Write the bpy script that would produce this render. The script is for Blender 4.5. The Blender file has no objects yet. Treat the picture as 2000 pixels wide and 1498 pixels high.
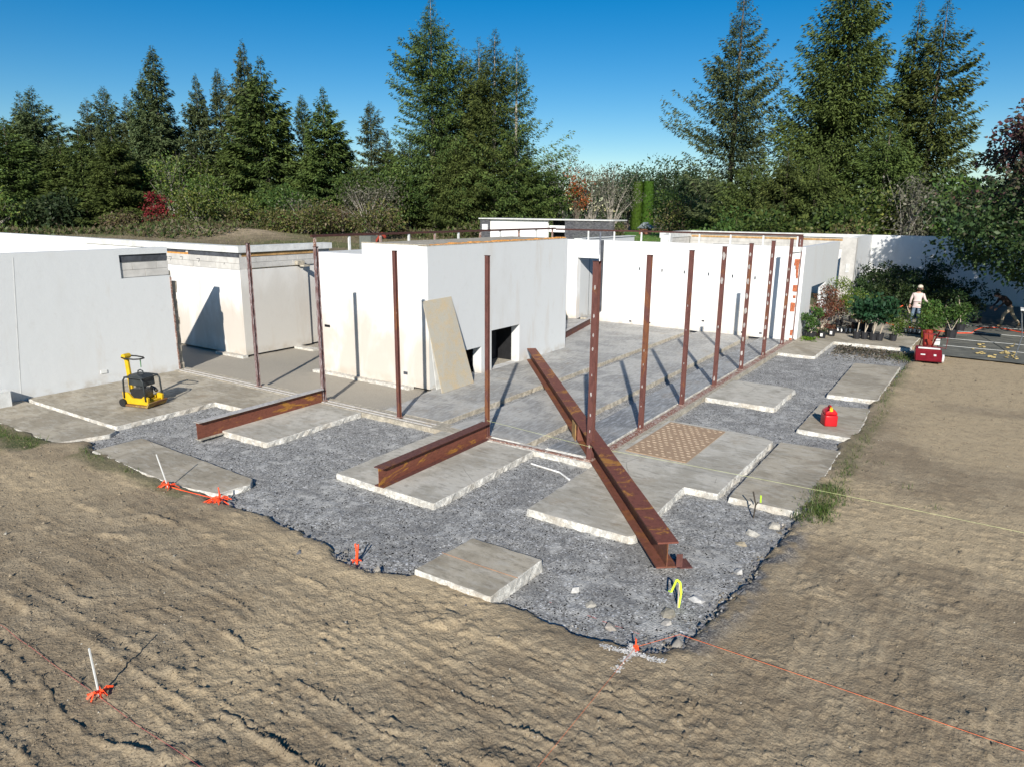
import bpy, bmesh, math, random
import numpy as np
from mathutils import Matrix, Vector, Euler
random.seed(7); rng = np.random.default_rng(11)
sc = bpy.context.scene; COL = sc.collection
PI = math.pi; R = math.radians
# ------------------------------------------------------------------ camera
cam = bpy.data.cameras.new('camera'); camo = bpy.data.objects.new('camera', cam); COL.objects.link(camo); sc.camera = camo
cam.sensor_width = 36; cam.lens = 36*1386.95/2000; cam.clip_start = .1; cam.clip_end = 6000
CP = Vector((-13.479, -6.876, 5.4)); yaw, pit, rol = .58827, .23884, .00883
f_ = Vector((math.cos(yaw)*math.cos(pit), math.sin(yaw)*math.cos(pit), -math.sin(pit)))
r_ = Vector((math.sin(yaw), -math.cos(yaw), 0)); u_ = r_.cross(f_)
r2 = math.cos(rol)*r_+math.sin(rol)*u_; u2 = -math.sin(rol)*r_+math.cos(rol)*u_
M = Matrix.Identity(4)
for i in range(3): M[i][0], M[i][1], M[i][2], M[i][3] = r2[i], u2[i], -f_[i], CP[i]
camo.matrix_world = M
# ------------------------------------------------------------------ sky, sun, exposure
SUN_AZ, SUN_EL = R(208.6), R(26.7)            # direction towards the sun
w = bpy.data.worlds.new('World'); sc.world = w; w.use_nodes = True
nt = w.node_tree; sky = nt.nodes.new('ShaderNodeTexSky'); sky.sky_type = 'NISHITA'; sky.sun_disc = False
sky.sun_elevation = SUN_EL; sky.sun_rotation = math.atan2(math.cos(SUN_AZ), math.sin(SUN_AZ))
sky.altitude = 900; sky.air_density = 1.0; sky.dust_density = .0; sky.ozone_density = 2.5
bg = nt.nodes['Background']; bg.inputs[1].default_value = .068; 
hs = nt.nodes.new('ShaderNodeHueSaturation'); hs.inputs['Saturation'].default_value = 1.52; hs.inputs['Value'].default_value = 1.; nt.links.new(sky.outputs[0], hs.inputs['Color'])
nt.links.new(hs.outputs[0], bg.inputs[0])
sl = bpy.data.lights.new('sun', 'SUN'); sl.energy = 4.9; sl.angle = R(.55); sl.color = (1, .955, .88)
so = bpy.data.objects.new('sun', sl); COL.objects.link(so)
sd = Vector((math.cos(SUN_AZ)*math.cos(SUN_EL), math.sin(SUN_AZ)*math.cos(SUN_EL), math.sin(SUN_EL)))
so.rotation_euler = sd.to_track_quat('Z', 'Y').to_euler(); so.location = (0, 0, 40)
sc.view_settings.view_transform = 'Standard'; sc.view_settings.look = 'None'
sc.view_settings.exposure = 0.47; sc.view_settings.gamma = 1
sc.render.engine = 'CYCLES'
# ------------------------------------------------------------------ noise helpers (numpy)
def vnoise(x, y, seed=0):
    x = np.asarray(x, float); y = np.asarray(y, float)
    xi = np.floor(x).astype(np.int64); yi = np.floor(y).astype(np.int64); xf = x-xi; yf = y-yi
    def h(a, b):
        n = (a*374761393 + b*668265263 + seed*974634777) & 0xffffffff
        n = ((n ^ (n >> 13))*1274126177) & 0xffffffff
        return ((n ^ (n >> 16)) & 0xffff)/65535.
    u = xf*xf*(3-2*xf); v = yf*yf*(3-2*yf)
    return (h(xi, yi)*(1-u)+h(xi+1, yi)*u)*(1-v)+(h(xi, yi+1)*(1-u)+h(xi+1, yi+1)*u)*v
def fbm(x, y, seed=0, o=4):
    s = 0; a = .5; t = 0
    for k in range(o): s = s+a*vnoise(x*2**k+k*17.3, y*2**k-k*9.1, seed+k); t += a; a *= .5
    return s/t
def sstep(a, b, x): t = np.clip((x-a)/(b-a), 0, 1); return t*t*(3-2*t)
def polysd(P, x, y):
    P = np.array(P, float); d = np.full(x.shape, 1e9); ins = np.zeros(x.shape, bool)
    for i in range(len(P)):
        a = P[i]; b = P[(i+1) % len(P)]; e = b-a
        t = np.clip(((x-a[0])*e[0]+(y-a[1])*e[1])/(e@e), 0, 1)
        d = np.minimum(d, np.hypot(x-a[0]-t*e[0], y-a[1]-t*e[1]))
        c = ((a[1] > y) != (b[1] > y)) & (x < (b[0]-a[0])*(y-a[1])/((b[1]-a[1]) or 1e-12)+a[0]); ins ^= c
    return np.where(ins, -d, d)
# ------------------------------------------------------------------ material helpers
class NT:
    def __init__(s, name):
        s.m = bpy.data.materials.new(name); s.m.use_nodes = True; s.t = s.m.node_tree; s.b = s.t.nodes['Principled BSDF']
        s.g = s.n('ShaderNodeNewGeometry')
        s.pos = s.g.outputs['Position']
    def n(s, k, **kw):
        o = s.t.nodes.new(k)
        for a, v in kw.items(): setattr(o, a, v)
        return o
    def L(s, a, b): s.t.links.new(a, b)
    def put(s, sock, v):
        if hasattr(v, 'is_output') or isinstance(v, bpy.types.NodeSocket): s.L(v, sock)
        else: sock.default_value = v
    def map(s, scale=(1, 1, 1), vec=None, loc=(0, 0, 0)):
        m = s.n('ShaderNodeMapping'); s.L(vec or s.pos, m.inputs[0]); m.inputs['Scale'].default_value = scale; m.inputs['Location'].default_value = loc
        return m.outputs[0]
    def noise(s, sc_, det=4, ro=.6, vec=None, dist=0):
        o = s.n('ShaderNodeTexNoise'); s.L(vec or s.pos, o.inputs['Vector'])
        o.inputs['Scale'].default_value = sc_; o.inputs['Detail'].default_value = det; o.inputs['Roughness'].default_value = ro; o.inputs['Distortion'].default_value = dist
        return o.outputs[0]
    def vor(s, sc_, feat='F1', vec=None, out='Distance'):
        o = s.n('ShaderNodeTexVoronoi', feature=feat); s.L(vec or s.pos, o.inputs['Vector']); o.inputs['Scale'].default_value = sc_
        return o.outputs[out]
    def ramp(s, fac, a, b, lo=0., hi=1.):
        o = s.n('ShaderNodeMapRange'); o.interpolation_type = 'SMOOTHSTEP'; s.L(fac, o.inputs[0])
        for i, v in zip((1, 2, 3, 4), (a, b, lo, hi)): o.inputs[i].default_value = v
        return o.outputs[0]
    def mix(s, f, a, b, bt='MIX'):
        o = s.n('ShaderNodeMix', data_type='RGBA', blend_type=bt)
        s.put(o.inputs[0], f)
        for i, v in ((6, a), (7, b)):
            if isinstance(v, tuple): v = (*v[:3], 1)
            s.put(o.inputs[i], v)
        return o.outputs[2]
    def math(s, op, a, b=0.):
        o = s.n('ShaderNodeMath', operation=op); s.put(o.inputs[0], a); s.put(o.inputs[1], b); return o.outputs[0]
    def attr(s, name): o = s.n('ShaderNodeAttribute'); o.attribute_name = name; return o.outputs['Fac']
    def attrc(s, name): o = s.n('ShaderNodeAttribute'); o.attribute_name = name; return o.outputs['Color']
    def xyz(s): o = s.n('ShaderNodeSeparateXYZ'); s.L(s.pos, o.inputs[0]); return o.outputs
    def done(s, col, rough=.85, bumps=(), metal=0., spec=.3):
        s.put(s.b.inputs['Base Color'], (*col, 1) if isinstance(col, tuple) else col)
        s.put(s.b.inputs['Roughness'], rough); s.b.inputs['Metallic'].default_value = metal
        s.b.inputs['Specular IOR Level'].default_value = spec
        last = None
        for h, st, di in bumps:
            b = s.n('ShaderNodeBump'); s.L(h, b.inputs['Height']); b.inputs['Strength'].default_value = st; b.inputs['Distance'].default_value = di
            if last: s.L(last, b.inputs['Normal'])
            last = b.outputs[0]
        if last: s.L(last, s.b.inputs['Normal'])
        return s.m
def plain(name, c, rough=.6, metal=0., var=.15, sc_=6):
    n = NT(name); d = tuple(x*(1-var) for x in c); e = tuple(min(1, x*(1+var)) for x in c)
    return n.done(n.mix(n.ramp(n.noise(sc_, 5), .3, .7), d, e), rough, metal=metal)
# ------------------------------------------------------------------ object helpers
def sub3(a, b): return (a[0]-b[0], a[1]-b[1], a[2]-b[2])
def thing(name, label, cat, loc=(0, 0, 0), rz=0, group=None):
    o = bpy.data.objects.new(name, None); COL.objects.link(o); o.empty_display_size = .2
    o.location = loc; o.rotation_euler = (0, 0, rz); tag(o, label, cat, group); return o
def tag(o, label, cat, group=None):
    o['label'] = label; o['category'] = cat
    if group: o['group'] = group
    return o
def link(name, me, mat=None, parent=None, loc=(0, 0, 0), rot=(0, 0, 0), kind=None, label=None):
    if mat is not None and not me.materials:
        for m in (mat if isinstance(mat, (list, tuple)) else [mat]): me.materials.append(m)
    o = bpy.data.objects.new(name, me); COL.objects.link(o); o.location = loc; o.rotation_euler = rot
    if parent: o.parent = parent
    if kind: o['kind'] = kind
    if label: o['label'] = label
    return o
class MB:
    """collects shapes in local coordinates"""
    def __init__(s): s.v = []; s.f = []; s.mi = []; s.cur = 0
    def add(s, vs, fs):
        k = len(s.v); s.v += [tuple(v) for v in vs]; s.f += [tuple(i+k for i in f) for f in fs]; s.mi += [s.cur]*len(fs); return s
    def box(s, x0, x1, y0, y1, z0, z1, jit=0):
        v = [(x, y, z) for z in (z0, z1) for y in (y0, y1) for x in (x0, x1)]
        if jit: v = [tuple(c+random.uniform(-jit, jit) for c in p) for p in v]
        return s.add(v, [(0, 2, 3, 1), (4, 5, 7, 6), (0, 1, 5, 4), (2, 6, 7, 3), (0, 4, 6, 2), (1, 3, 7, 5)])
    def obox(s, c, ax, ay, az):
        c = Vector(c); ax = Vector(ax); ay = Vector(ay); az = Vector(az)
        v = [c+i*ax+j*ay+k*az for k in (-1, 1) for j in (-1, 1) for i in (-1, 1)]
        return s.add(v, [(0, 2, 3, 1), (4, 5, 7, 6), (0, 1, 5, 4), (2, 6, 7, 3), (0, 4, 6, 2), (1, 3, 7, 5)])
    def beam(s, a, b, w_, h_, up=(0, 0, 1)):
        a = Vector(a); b = Vector(b); d = (b-a); l = d.length; d.normalize(); sd_ = d.cross(Vector(up)).normalized(); u = sd_.cross(d)
        return s.obox((a+b)/2, d*l/2, sd_*w_/2, u*h_/2)
    def tube(s, pts, rad, seg=6, cap=True):
        pts = [Vector(p) for p in pts]; n = len(pts); rr = rad if isinstance(rad, (list, tuple)) else [rad]*n
        rings = []; prev = None
        for i, p in enumerate(pts):
            d = (pts[min(i+1, n-1)]-pts[max(i-1, 0)]).normalized()
            a = d.cross(Vector((0, 0, 1)) if abs(d.z) < .9 else Vector((1, 0, 0))).normalized()
            if prev is not None: 
                a2 = (prev-d*prev.dot(d)); a = a2.normalized() if a2.length > 1e-4 else a
            prev = a; b = d.cross(a)
            rings.append([p+rr[i]*(math.cos(2*PI*k/seg)*a+math.sin(2*PI*k/seg)*b) for k in range(seg)])
        vs = [v for r__ in rings for v in r__]; fs = []
        for i in range(n-1):
            for k in range(seg): fs.append((i*seg+k, i*seg+(k+1) % seg, (i+1)*seg+(k+1) % seg, (i+1)*seg+k))
        if cap: fs.append(tuple(range(seg))[::-1]); fs.append(tuple((n-1)*seg+k for k in range(seg)))
        return s.add(vs, fs)
    def lathe(s, c, prof, seg=12):
        vs = []; fs = []
        for r__, z in prof:
            for k in range(seg): vs.append((c[0]+r__*math.cos(2*PI*k/seg), c[1]+r__*math.sin(2*PI*k/seg), c[2]+z))
        for i in range(len(prof)-1):
            for k in range(seg): fs.append((i*seg+k, i*seg+(k+1) % seg, (i+1)*seg+(k+1) % seg, (i+1)*seg+k))
        fs.append(tuple(range(seg))[::-1]); fs.append(tuple((len(prof)-1)*seg+k for k in range(seg)))
        return s.add(vs, fs)
    def prism(s, poly, z0, z1):
        n = len(poly); v = [(x, y, z0) for x, y in poly]+[(x, y, z1) for x, y in poly]
        return s.add(v, [tuple(range(n))[::-1], tuple(range(n, 2*n))]+[(i, (i+1) % n, n+(i+1) % n, n+i) for i in range(n)])
    def extr(s, poly, axis, t0, t1):
        """prism of polygon (a,z) extruded along x or y"""
        n = len(poly)
        g = (lambda a, z, t: (t, a, z)) if axis == 'x' else (lambda a, z, t: (a, t, z))
        v = [g(a, z, t0) for a, z in poly]+[g(a, z, t1) for a, z in poly]
        return s.add(v, [tuple(range(n))[::-1], tuple(range(n, 2*n))]+[(i, (i+1) % n, n+(i+1) % n, n+i) for i in range(n)])
    def ico(s, c, rad, jit=.2, flat=1.):
        t = (1+5**.5)/2; V = [(-1, t, 0), (1, t, 0), (-1, -t, 0), (1, -t, 0), (0, -1, t), (0, 1, t), (0, -1, -t), (0, 1, -t), (t, 0, -1), (t, 0, 1), (-t, 0, -1), (-t, 0, 1)]
        F = [(0, 11, 5), (0, 5, 1), (0, 1, 7), (0, 7, 10), (0, 10, 11), (1, 5, 9), (5, 11, 4), (11, 10, 2), (10, 7, 6), (7, 1, 8), (3, 9, 4), (3, 4, 2), (3, 2, 6), (3, 6, 8), (3, 8, 9), (4, 9, 5), (2, 4, 11), (6, 2, 10), (8, 6, 7), (9, 8, 1)]
        vs = []
        for v in V:
            k = rad/1.9*(1+random.uniform(-jit, jit)); vs.append((c[0]+v[0]*k, c[1]+v[1]*k, c[2]+v[2]*k*flat))
        return s.add(vs, F)
    def mesh(s, name='m', base=(0, 0, 0), bevel=0):
        me = bpy.data.meshes.new(name); v = [sub3(p, base) for p in s.v] if any(base) else s.v
        me.from_pydata(v, [], s.f); me.polygons.foreach_set('material_index', s.mi)
        bm = bmesh.new(); bm.from_mesh(me)
        bmesh.ops.recalc_face_normals(bm, faces=bm.faces)
        if bevel: bmesh.ops.bevel(bm, geom=bm.edges[:], offset=bevel, segments=2, affect='EDGES', profile=.6)
        bm.to_mesh(me); bm.free(); me.update(); return me
    def obj(s, name, mat, parent=None, base=(0, 0, 0), bevel=0, smooth=False, **kw):
        me = s.mesh(name, base, bevel)
        if smooth: me.polygons.foreach_set('use_smooth', [True]*len(me.polygons))
        return link(name, me, mat, parent, **kw)
def npmesh(name, V, F, attrs=None, smooth=False):
    V = np.asarray(V, np.float32); F = np.asarray(F, np.int32); k = F.shape[1]
    me = bpy.data.meshes.new(name); me.vertices.add(len(V)); me.vertices.foreach_set('co', V.ravel())
    me.loops.add(F.size); me.loops.foreach_set('vertex_index', F.ravel())
    me.polygons.add(len(F)); me.polygons.foreach_set('loop_start', np.arange(0, F.size, k, dtype=np.int32))
    me.polygons.foreach_set('loop_total', np.full(len(F), k, np.int32))
    if smooth: me.polygons.foreach_set('use_smooth', np.ones(len(F), bool))
    for n, a in (attrs or {}).items():
        if a.ndim == 1:
            at = me.attributes.new(n, 'FLOAT', 'POINT'); at.data.foreach_set('value', a.astype(np.float32))
        else:
            at = me.attributes.new(n, 'FLOAT_COLOR', 'POINT'); c = np.ones((len(a), 4), np.float32); c[:, :3] = a; at.data.foreach_set('color', c.ravel())
    me.update(calc_edges=True); return me
def gridfaces(nu, nv, mask=None):
    i = np.arange(nu-1)[:, None]*nv+np.arange(nv-1)[None, :]
    F = np.stack([i, i+nv, i+nv+1, i+1], -1)
    F = F[mask] if mask is not None else F.reshape(-1, 4)
    return F
def compact(V, F, attrs):
    u, inv = np.unique(F, return_inverse=True); return V[u], inv.reshape(F.shape), {k: a[u] for k, a in attrs.items()}
def quads(C, D, S, L_, W, col, lift=0):
    """rhombic leaves: centre-base C, direction D, side S"""
    L_ = L_[:, None]; W = W[:, None]
    v = np.stack([C, C+D*L_*.5+S*W*.5, C+D*L_, C+D*L_*.45-S*W*.5], 1).reshape(-1, 3)
    F = np.arange(len(C)*4).reshape(-1, 4); return v, F, np.repeat(col, 4, 0)
def unit(v): return v/(np.linalg.norm(v, axis=-1, keepdims=True)+1e-9)
def crown_mesh(name, parts):
    V = np.concatenate([p[0] for p in parts]); k = 0; Fs = []
    for p in parts: Fs.append(p[1]+k); k += len(p[0])
    return npmesh(name, V, np.concatenate(Fs), {'col': np.concatenate([p[2] for p in parts])})
# ------------------------------------------------------------------ materials
def concrete(name, c1, c2, pale=.0, streak=(1, 6, 1), scratch=.3, palec=(.62, .6, .55), rough=.85):
    n = NT(name); v = n.map(streak)
    big = n.ramp(n.noise(.7, 6, .62, dist=.6), .42, .58); c = n.mix(big, c1, c2)
    st = n.ramp(n.noise(2.2, 8, .72, vec=v), .47, .62, 0, scratch); c = n.mix(st, c, palec)
    dk = n.ramp(n.noise(3.1, 7, .7, vec=n.map((streak[0], streak[1], 1), loc=(5, 3, 1))), .51, .64, 0, .5); c = n.mix(dk, c, tuple(x*.55 for x in c1))
    sp = n.ramp(n.noise(28, 4, .7), .56, .68, 0, .35); c = n.mix(sp, c, tuple(x*.6 for x in c1))
    mud = n.ramp(n.noise(1.3, 8, .75, vec=n.map((1, 1, 1), loc=(9, 2, 4))), .54, .68, 0, .4); c = n.mix(mud, c, (.30, .235, .16))
    wv = n.vor(.55, 'DISTANCE_TO_EDGE', vec=n.map((1, 1, 1), vec=n.mix(.12, n.pos, n.n('ShaderNodeTexNoise').outputs['Color'])))
    ck = n.math('MULTIPLY', n.ramp(wv, .0, .006, 1, 0), n.ramp(n.noise(.35, 2), .55, .6, 0, .5)); c = n.mix(ck, c, (.1, .09, .075))
    return n.done(c, rough, [(n.noise(9, 8, .7), .25, .02), (n.noise(90, 3), .2, .004)])
M_slab = concrete('outer_slab_concrete', (.36, .332, .275), (.49, .457, .39), scratch=.3, streak=(3, 1, 1))
M_slab2 = concrete('brown_slab_concrete', (.30, .262, .198), (.42, .372, .29), scratch=.22, streak=(3, 1, 1))
M_floor = concrete('inner_floor_concrete', (.28, .272, .255), (.42, .405, .37), scratch=.55, palec=(.52, .52, .51), streak=(1.2, 5, 1), rough=.6)
M_floordark = concrete('dark_floor_concrete', (.175, .178, .18), (.28, .28, .272), scratch=.6, palec=(.45, .47, .49), streak=(1.0, 5, 1), rough=.55)
def edge_mat(name, c):
    n = NT(name); a = n.mix(n.ramp(n.noise(7, 8, .75), .42, .6), tuple(x*.6 for x in c), c)
    a = n.mix(n.ramp(n.noise(35, 4), .54, .66, 0, .6), a, (.33, .29, .23)); a = n.mix(n.ramp(n.noise(1.6, 6), .5, .62, 0, .45), a, (.36, .30, .22))
    return n.done(a, .95, [(n.noise(14, 8, .75), .6, .03), (n.vor(40), .3, .01)])
M_edge = edge_mat('cut_concrete_edge', (.72, .69, .62)); M_edge_beige = edge_mat('beige_cut_edge', (.5, .45, .36))
def stucco(name, white=(.78, .775, .755), stain=(.58, .5, .41), amt=.5, low=.6, zlo=3.6, seed=0):
    n = NT(name); x = n.xyz()
    nz = n.noise(.55, 6, .6, vec=n.map((1, 1, .55), loc=(seed, 2*seed, 0)), dist=.5)
    hz = n.ramp(x[2], zlo*.15, zlo, low, 0)
    m = n.ramp(n.math('ADD', nz, hz), .56, .86, 0, amt); c = n.mix(m, white, stain)
    m2 = n.ramp(n.noise(1.6, 6, .65, vec=n.map((1, 1, .18), loc=(seed, 0, 0))), .53, .66, 0, .45*amt+.08); c = n.mix(m2, c, (.50, .44, .37))
    c = n.mix(n.ramp(n.noise(5, 8, .7), .55, .7, 0, .16), c, (.45, .42, .38))
    dirt = n.math('MULTIPLY', n.ramp(x[2], 0., .35, 1, 0), n.ramp(n.noise(3, 6), .35, .7, 0, .6)); c = n.mix(dirt, c, (.4, .34, .26))
    return n.done(c, .9, [(n.noise(2.4, 5), .25, .03), (n.noise(45, 5), .25, .006)])
M_white = stucco('white_stucco', amt=.5, low=.3, zlo=2.4)
M_whiteclean = stucco('clean_white_stucco', (.80, .80, .785), amt=.12, low=.1)
M_shadewash = stucco('shade_side_stucco', (.60, .61, .605), (.50, .485, .45), amt=.45, low=.05, seed=3)  # greyer white for faces turned off the sun, shade put into the colour
M_beige = stucco('beige_stucco', (.66, .64, .60), (.50, .47, .42), amt=.7, low=.45, seed=6)
M_boxfront = stucco('stained_white_stucco', (.78, .77, .75), (.50, .44, .37), amt=.85, low=.36, zlo=3.4, seed=9)
M_blockwall = plain('concrete_block_face', (.50, .48, .445), .92, var=.13, sc_=2.5); M_coping = plain('grey_coping', (.60, .60, .575), .9, var=.14, sc_=3)
def rustmat(name, base, rust, flake, rr=.5, fl=.5, vec=(1, 1, 1)):
    n = NT(name); v = n.map(vec)
    c = n.mix(n.ramp(n.noise(1.7, 7, .7, vec=v, dist=.8), rr-.03, rr+.03), base, rust)
    c = n.mix(n.ramp(n.noise(12, 8, .75, vec=v), .46, .62, 0, .55), c, tuple(x*.45 for x in base))
    c = n.mix(n.ramp(n.noise(6, 9, .8, vec=n.map(tuple(3*k for k in vec), loc=(3, 3, 3))), fl, fl+.06, 0, .8), c, flake)
    return n.done(c, .7, [(n.noise(20, 7, .7), .35, .01)], spec=.35)
M_primer = rustmat('red_oxide_steel', (.122, .047, .038), (.175, .068, .03), (.42, .36, .34), .58, .62, (1, 1, .35))
M_primerlow = rustmat('weathered_steel', (.125, .062, .056), (.14, .055, .035), (.40, .36, .36), .6, .5, (2, 2, .3))
M_beamweb = rustmat('red_beam_steel', (.185, .062, .038), (.36, .165, .03), (.4, .3, .22), .56, .66, (.7, .7, 2))
M_bigbeam = rustmat('rusted_beam_steel', (.22, .085, .035), (.17, .062, .04), (.48, .33, .25), .45, .69)
M_bigtop = rustmat('flaking_beam_flange', (.18, .06, .04), (.38, .17, .035), (.5, .36, .3), .55, .66)
M_greyflange = rustmat('grey_flange', (.46, .44, .42), (.38, .34, .3), (.55, .53, .5), .6, .6)
M_rail = rustmat('dark_rail_steel', (.07, .028, .022), (.11, .04, .02), (.2, .1, .08), .6, .7)
M_sillrust = rustmat('rusty_sill_channel', (.30, .19, .15), (.22, .085, .05), (.52, .46, .41), .5, .5, (1, 1, 1))
M_galv = plain('galvanised_steel', (.5, .5, .5), .35, .8)
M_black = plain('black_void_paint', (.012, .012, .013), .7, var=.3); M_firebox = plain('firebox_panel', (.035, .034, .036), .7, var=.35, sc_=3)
M_darkgrey = plain('shadow_band_and_fittings', (.06, .065, .075), .9, var=.35, sc_=4); M_foam = plain('orange_foam', (.58, .27, .07), .95, var=.35, sc_=9)  # dark grey serves fittings, grooves and the painted shadow band under the coping
M_foam2 = plain('ochre_strip', (.42, .25, .10), .95, var=.3, sc_=5)
M_brick = plain('orange_red_brick', (.42, .13, .06), .9, var=.3, sc_=12)
M_orange = plain('orange_tape', (.95, .10, .03), .5, var=.1); M_lime = plain('lime_tape', (.62, .9, .06), .5, var=.1)
M_wood = plain('stake_wood', (.52, .44, .34), .8); M_wood2 = plain('dark_twig', (.05, .04, .03), .8)
M_stringY = plain('yellow_green_string', (.62, .66, .3), .7); M_stringO = plain('orange_string', (.75, .16, .05), .7); M_stringP = plain('pink_string', (.42, .1, .09), .8)
def gravelmat():
    n = NT('crushed_grey_gravel'); x = n.attr('dust'); t = n.attr('tan')
    cell = n.vor(34, out='Color'); cn = n.n('ShaderNodeSeparateColor'); n.L(cell, cn.inputs[0])
    c = n.mix(n.ramp(cn.outputs[0], .0, 1.), (.17, .166, .158), (.40, .392, .37))
    c = n.mix(n.ramp(n.noise(75, 3, .6), .52, .68, 0, .55), c, (.07, .07, .075))
    c = n.mix(n.ramp(cn.outputs[1], .93, .97, 0, .8), c, (.62, .62, .62))
    c = n.mix(n.ramp(n.noise(.9, 6, .6), .5, .62, 0, .45), c, (.175, .17, .163))
    c = n.mix(n.ramp(n.noise(2.2, 7, .7, vec=n.map((1, 1, 1), loc=(4, 4, 4))), .52, .64, 0, .6), c, (.5, .49, .46))
    dn = n.ramp(n.math('MULTIPLY', x, n.ramp(n.noise(9, 6, .7), .35, .65, .5, 1.3)), .12, .7, 0, .9); c = n.mix(dn, c, (.56, .54, .49))
    tc = n.mix(n.ramp(n.noise(70, 4), .35, .7), (.27, .24, .195), (.45, .41, .34)); c = n.mix(t, c, tc)
    return n.done(c, .95, [(n.vor(34), .8, .012), (n.noise(110, 3), .5, .006), (n.noise(6, 5), .3, .02)])
M_gravel = gravelmat()
def dirtmat():
    n = NT('graded_brown_dirt'); t = n.attr('light')
    c = n.mix(n.ramp(n.noise(1.1, 7, .6), .42, .6), (.262, .204, .132), (.335, .267, .176))
    c = n.mix(n.ramp(n.noise(22, 6, .7), .5, .66, 0, .5), c, (.17, .125, .075))
    c = n.mix(t, c, (.46, .36, .225))
    c = n.mix(n.ramp(n.noise(60, 3), .56, .66, 0, .45), c, (.40, .33, .23)); c = n.mix(n.ramp(n.noise(5, 7, .7), .5, .64, 0, .35), c, (.16, .122, .08))
    c = n.mix(n.ramp(n.vor(26), .0, .12, .35, 0), c, (.42, .38, .3))
    c = n.mix(n.attr('grass'), c, n.mix(n.ramp(n.noise(14, 6), .4, .65), (.055, .075, .022), (.16, .14, .07)))
    c = n.mix(n.attr('rubble'), c, n.mix(n.ramp(n.noise(30, 5), .4, .65), (.07, .07, .075), (.3, .28, .25)))
    return n.done(c, .95, [(n.vor(30), .55, .016), (n.noise(16, 8, .72), .7, .028), (n.noise(70, 4, .7), .6, .008)])
M_dirt = dirtmat()
def fieldmat():
    n = NT('dry_field_grass'); a = n.noise(.07, 6, .65); b = n.noise(.9, 7, .75)
    c = n.mix(n.ramp(b, .35, .7), (.15, .12, .07), (.25, .2, .125))
    c = n.mix(n.ramp(a, .5, .62, 0, .75), c, n.mix(n.ramp(b, .3, .7), (.055, .085, .018), (.12, .15, .04)))
    c = n.mix(n.attr('lawn'), c, (.10, .2, .03)); c = n.mix(n.math('MULTIPLY', n.attr('soil'), n.ramp(n.noise(.8, 6), .38, .6, .3, 1)), c, (.42, .33, .22))
    return n.done(c, .95, [(b, .7, .3), (n.noise(6, 5), .6, .1)])
M_field = fieldmat()
def leafmat(name, trans=.25, rough=.6, tint=(1, 1, 1)):
    n = NT(name); c = n.attrc('col'); oi = n.n('ShaderNodeObjectInfo')
    hv = n.n('ShaderNodeHueSaturation'); n.L(c, hv.inputs['Color'])
    n.L(n.ramp(oi.outputs['Random'], 0, 1, .485, .515), hv.inputs['Hue']); n.L(n.ramp(oi.outputs['Random'], 0, 1, .85, 1.15), hv.inputs['Value'])
    n.done(hv.outputs[0], rough, spec=.25)
    if trans:
        tr = n.n('ShaderNodeBsdfTranslucent'); n.L(hv.outputs[0], tr.inputs[0]); mx = n.n('ShaderNodeMixShader'); mx.inputs[0].default_value = trans
        n.L(n.b.outputs[0], mx.inputs[1]); n.L(tr.outputs[0], mx.inputs[2]); out = [k for k in n.t.nodes if k.type == 'OUTPUT_MATERIAL'][0]; n.L(mx.outputs[0], out.inputs[0])
    return n.m
M_needle = leafmat('conifer_needles', .12, .7); M_leaf = leafmat('broad_leaves', .3, .5)
M_bark = plain('grey_brown_bark', (.13, .105, .08), .9, var=.4, sc_=3); M_palebark = plain('pale_bark', (.3, .27, .23), .9, var=.3, sc_=3)
# ------------------------------------------------------------------ terrain
GP = [(-6.15, 5.0), (-6.1, 3), (-6.22, 1.6), (-6.42, .7), (-6.3, .1), (-6.05, -.3), (-6.02, -1.7), (-6.15, -2.4), (-6.12, -3.), (-6.06, -3.5), (-5.9, -3.9), (-5.5, -4.22),
      (-4.24, -4.41), (-3.1, -4.5), (-1.7, -4.62), (-.4, -4.52), (4.1, -4.5), (9, -4.6), (12.5, -4.62), (15.6, -4.75), (17.6, -4.9), (20.3, -5.2), (20.6, 22), (-6.28, 22), (-6.22, 10.95), (-5.75, 10.5), (-6.0, 9.6), (-6.12, 7.0)]
DX, DY = -13.479, -6.876
def far_h(x, y):
    rr = np.hypot(x-DX, y-DY); z = -.05+1.7*sstep(48, 118, rr)
    for mx, my, mr, mh in ((47, 87, 7, 1.1), (50, 80, 6, .8), (43, 92, 6, .6)): z = z+mh*np.exp(-((x-mx)**2+(y-my)**2)/mr**2)*(rr > 40)
    return z
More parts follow.
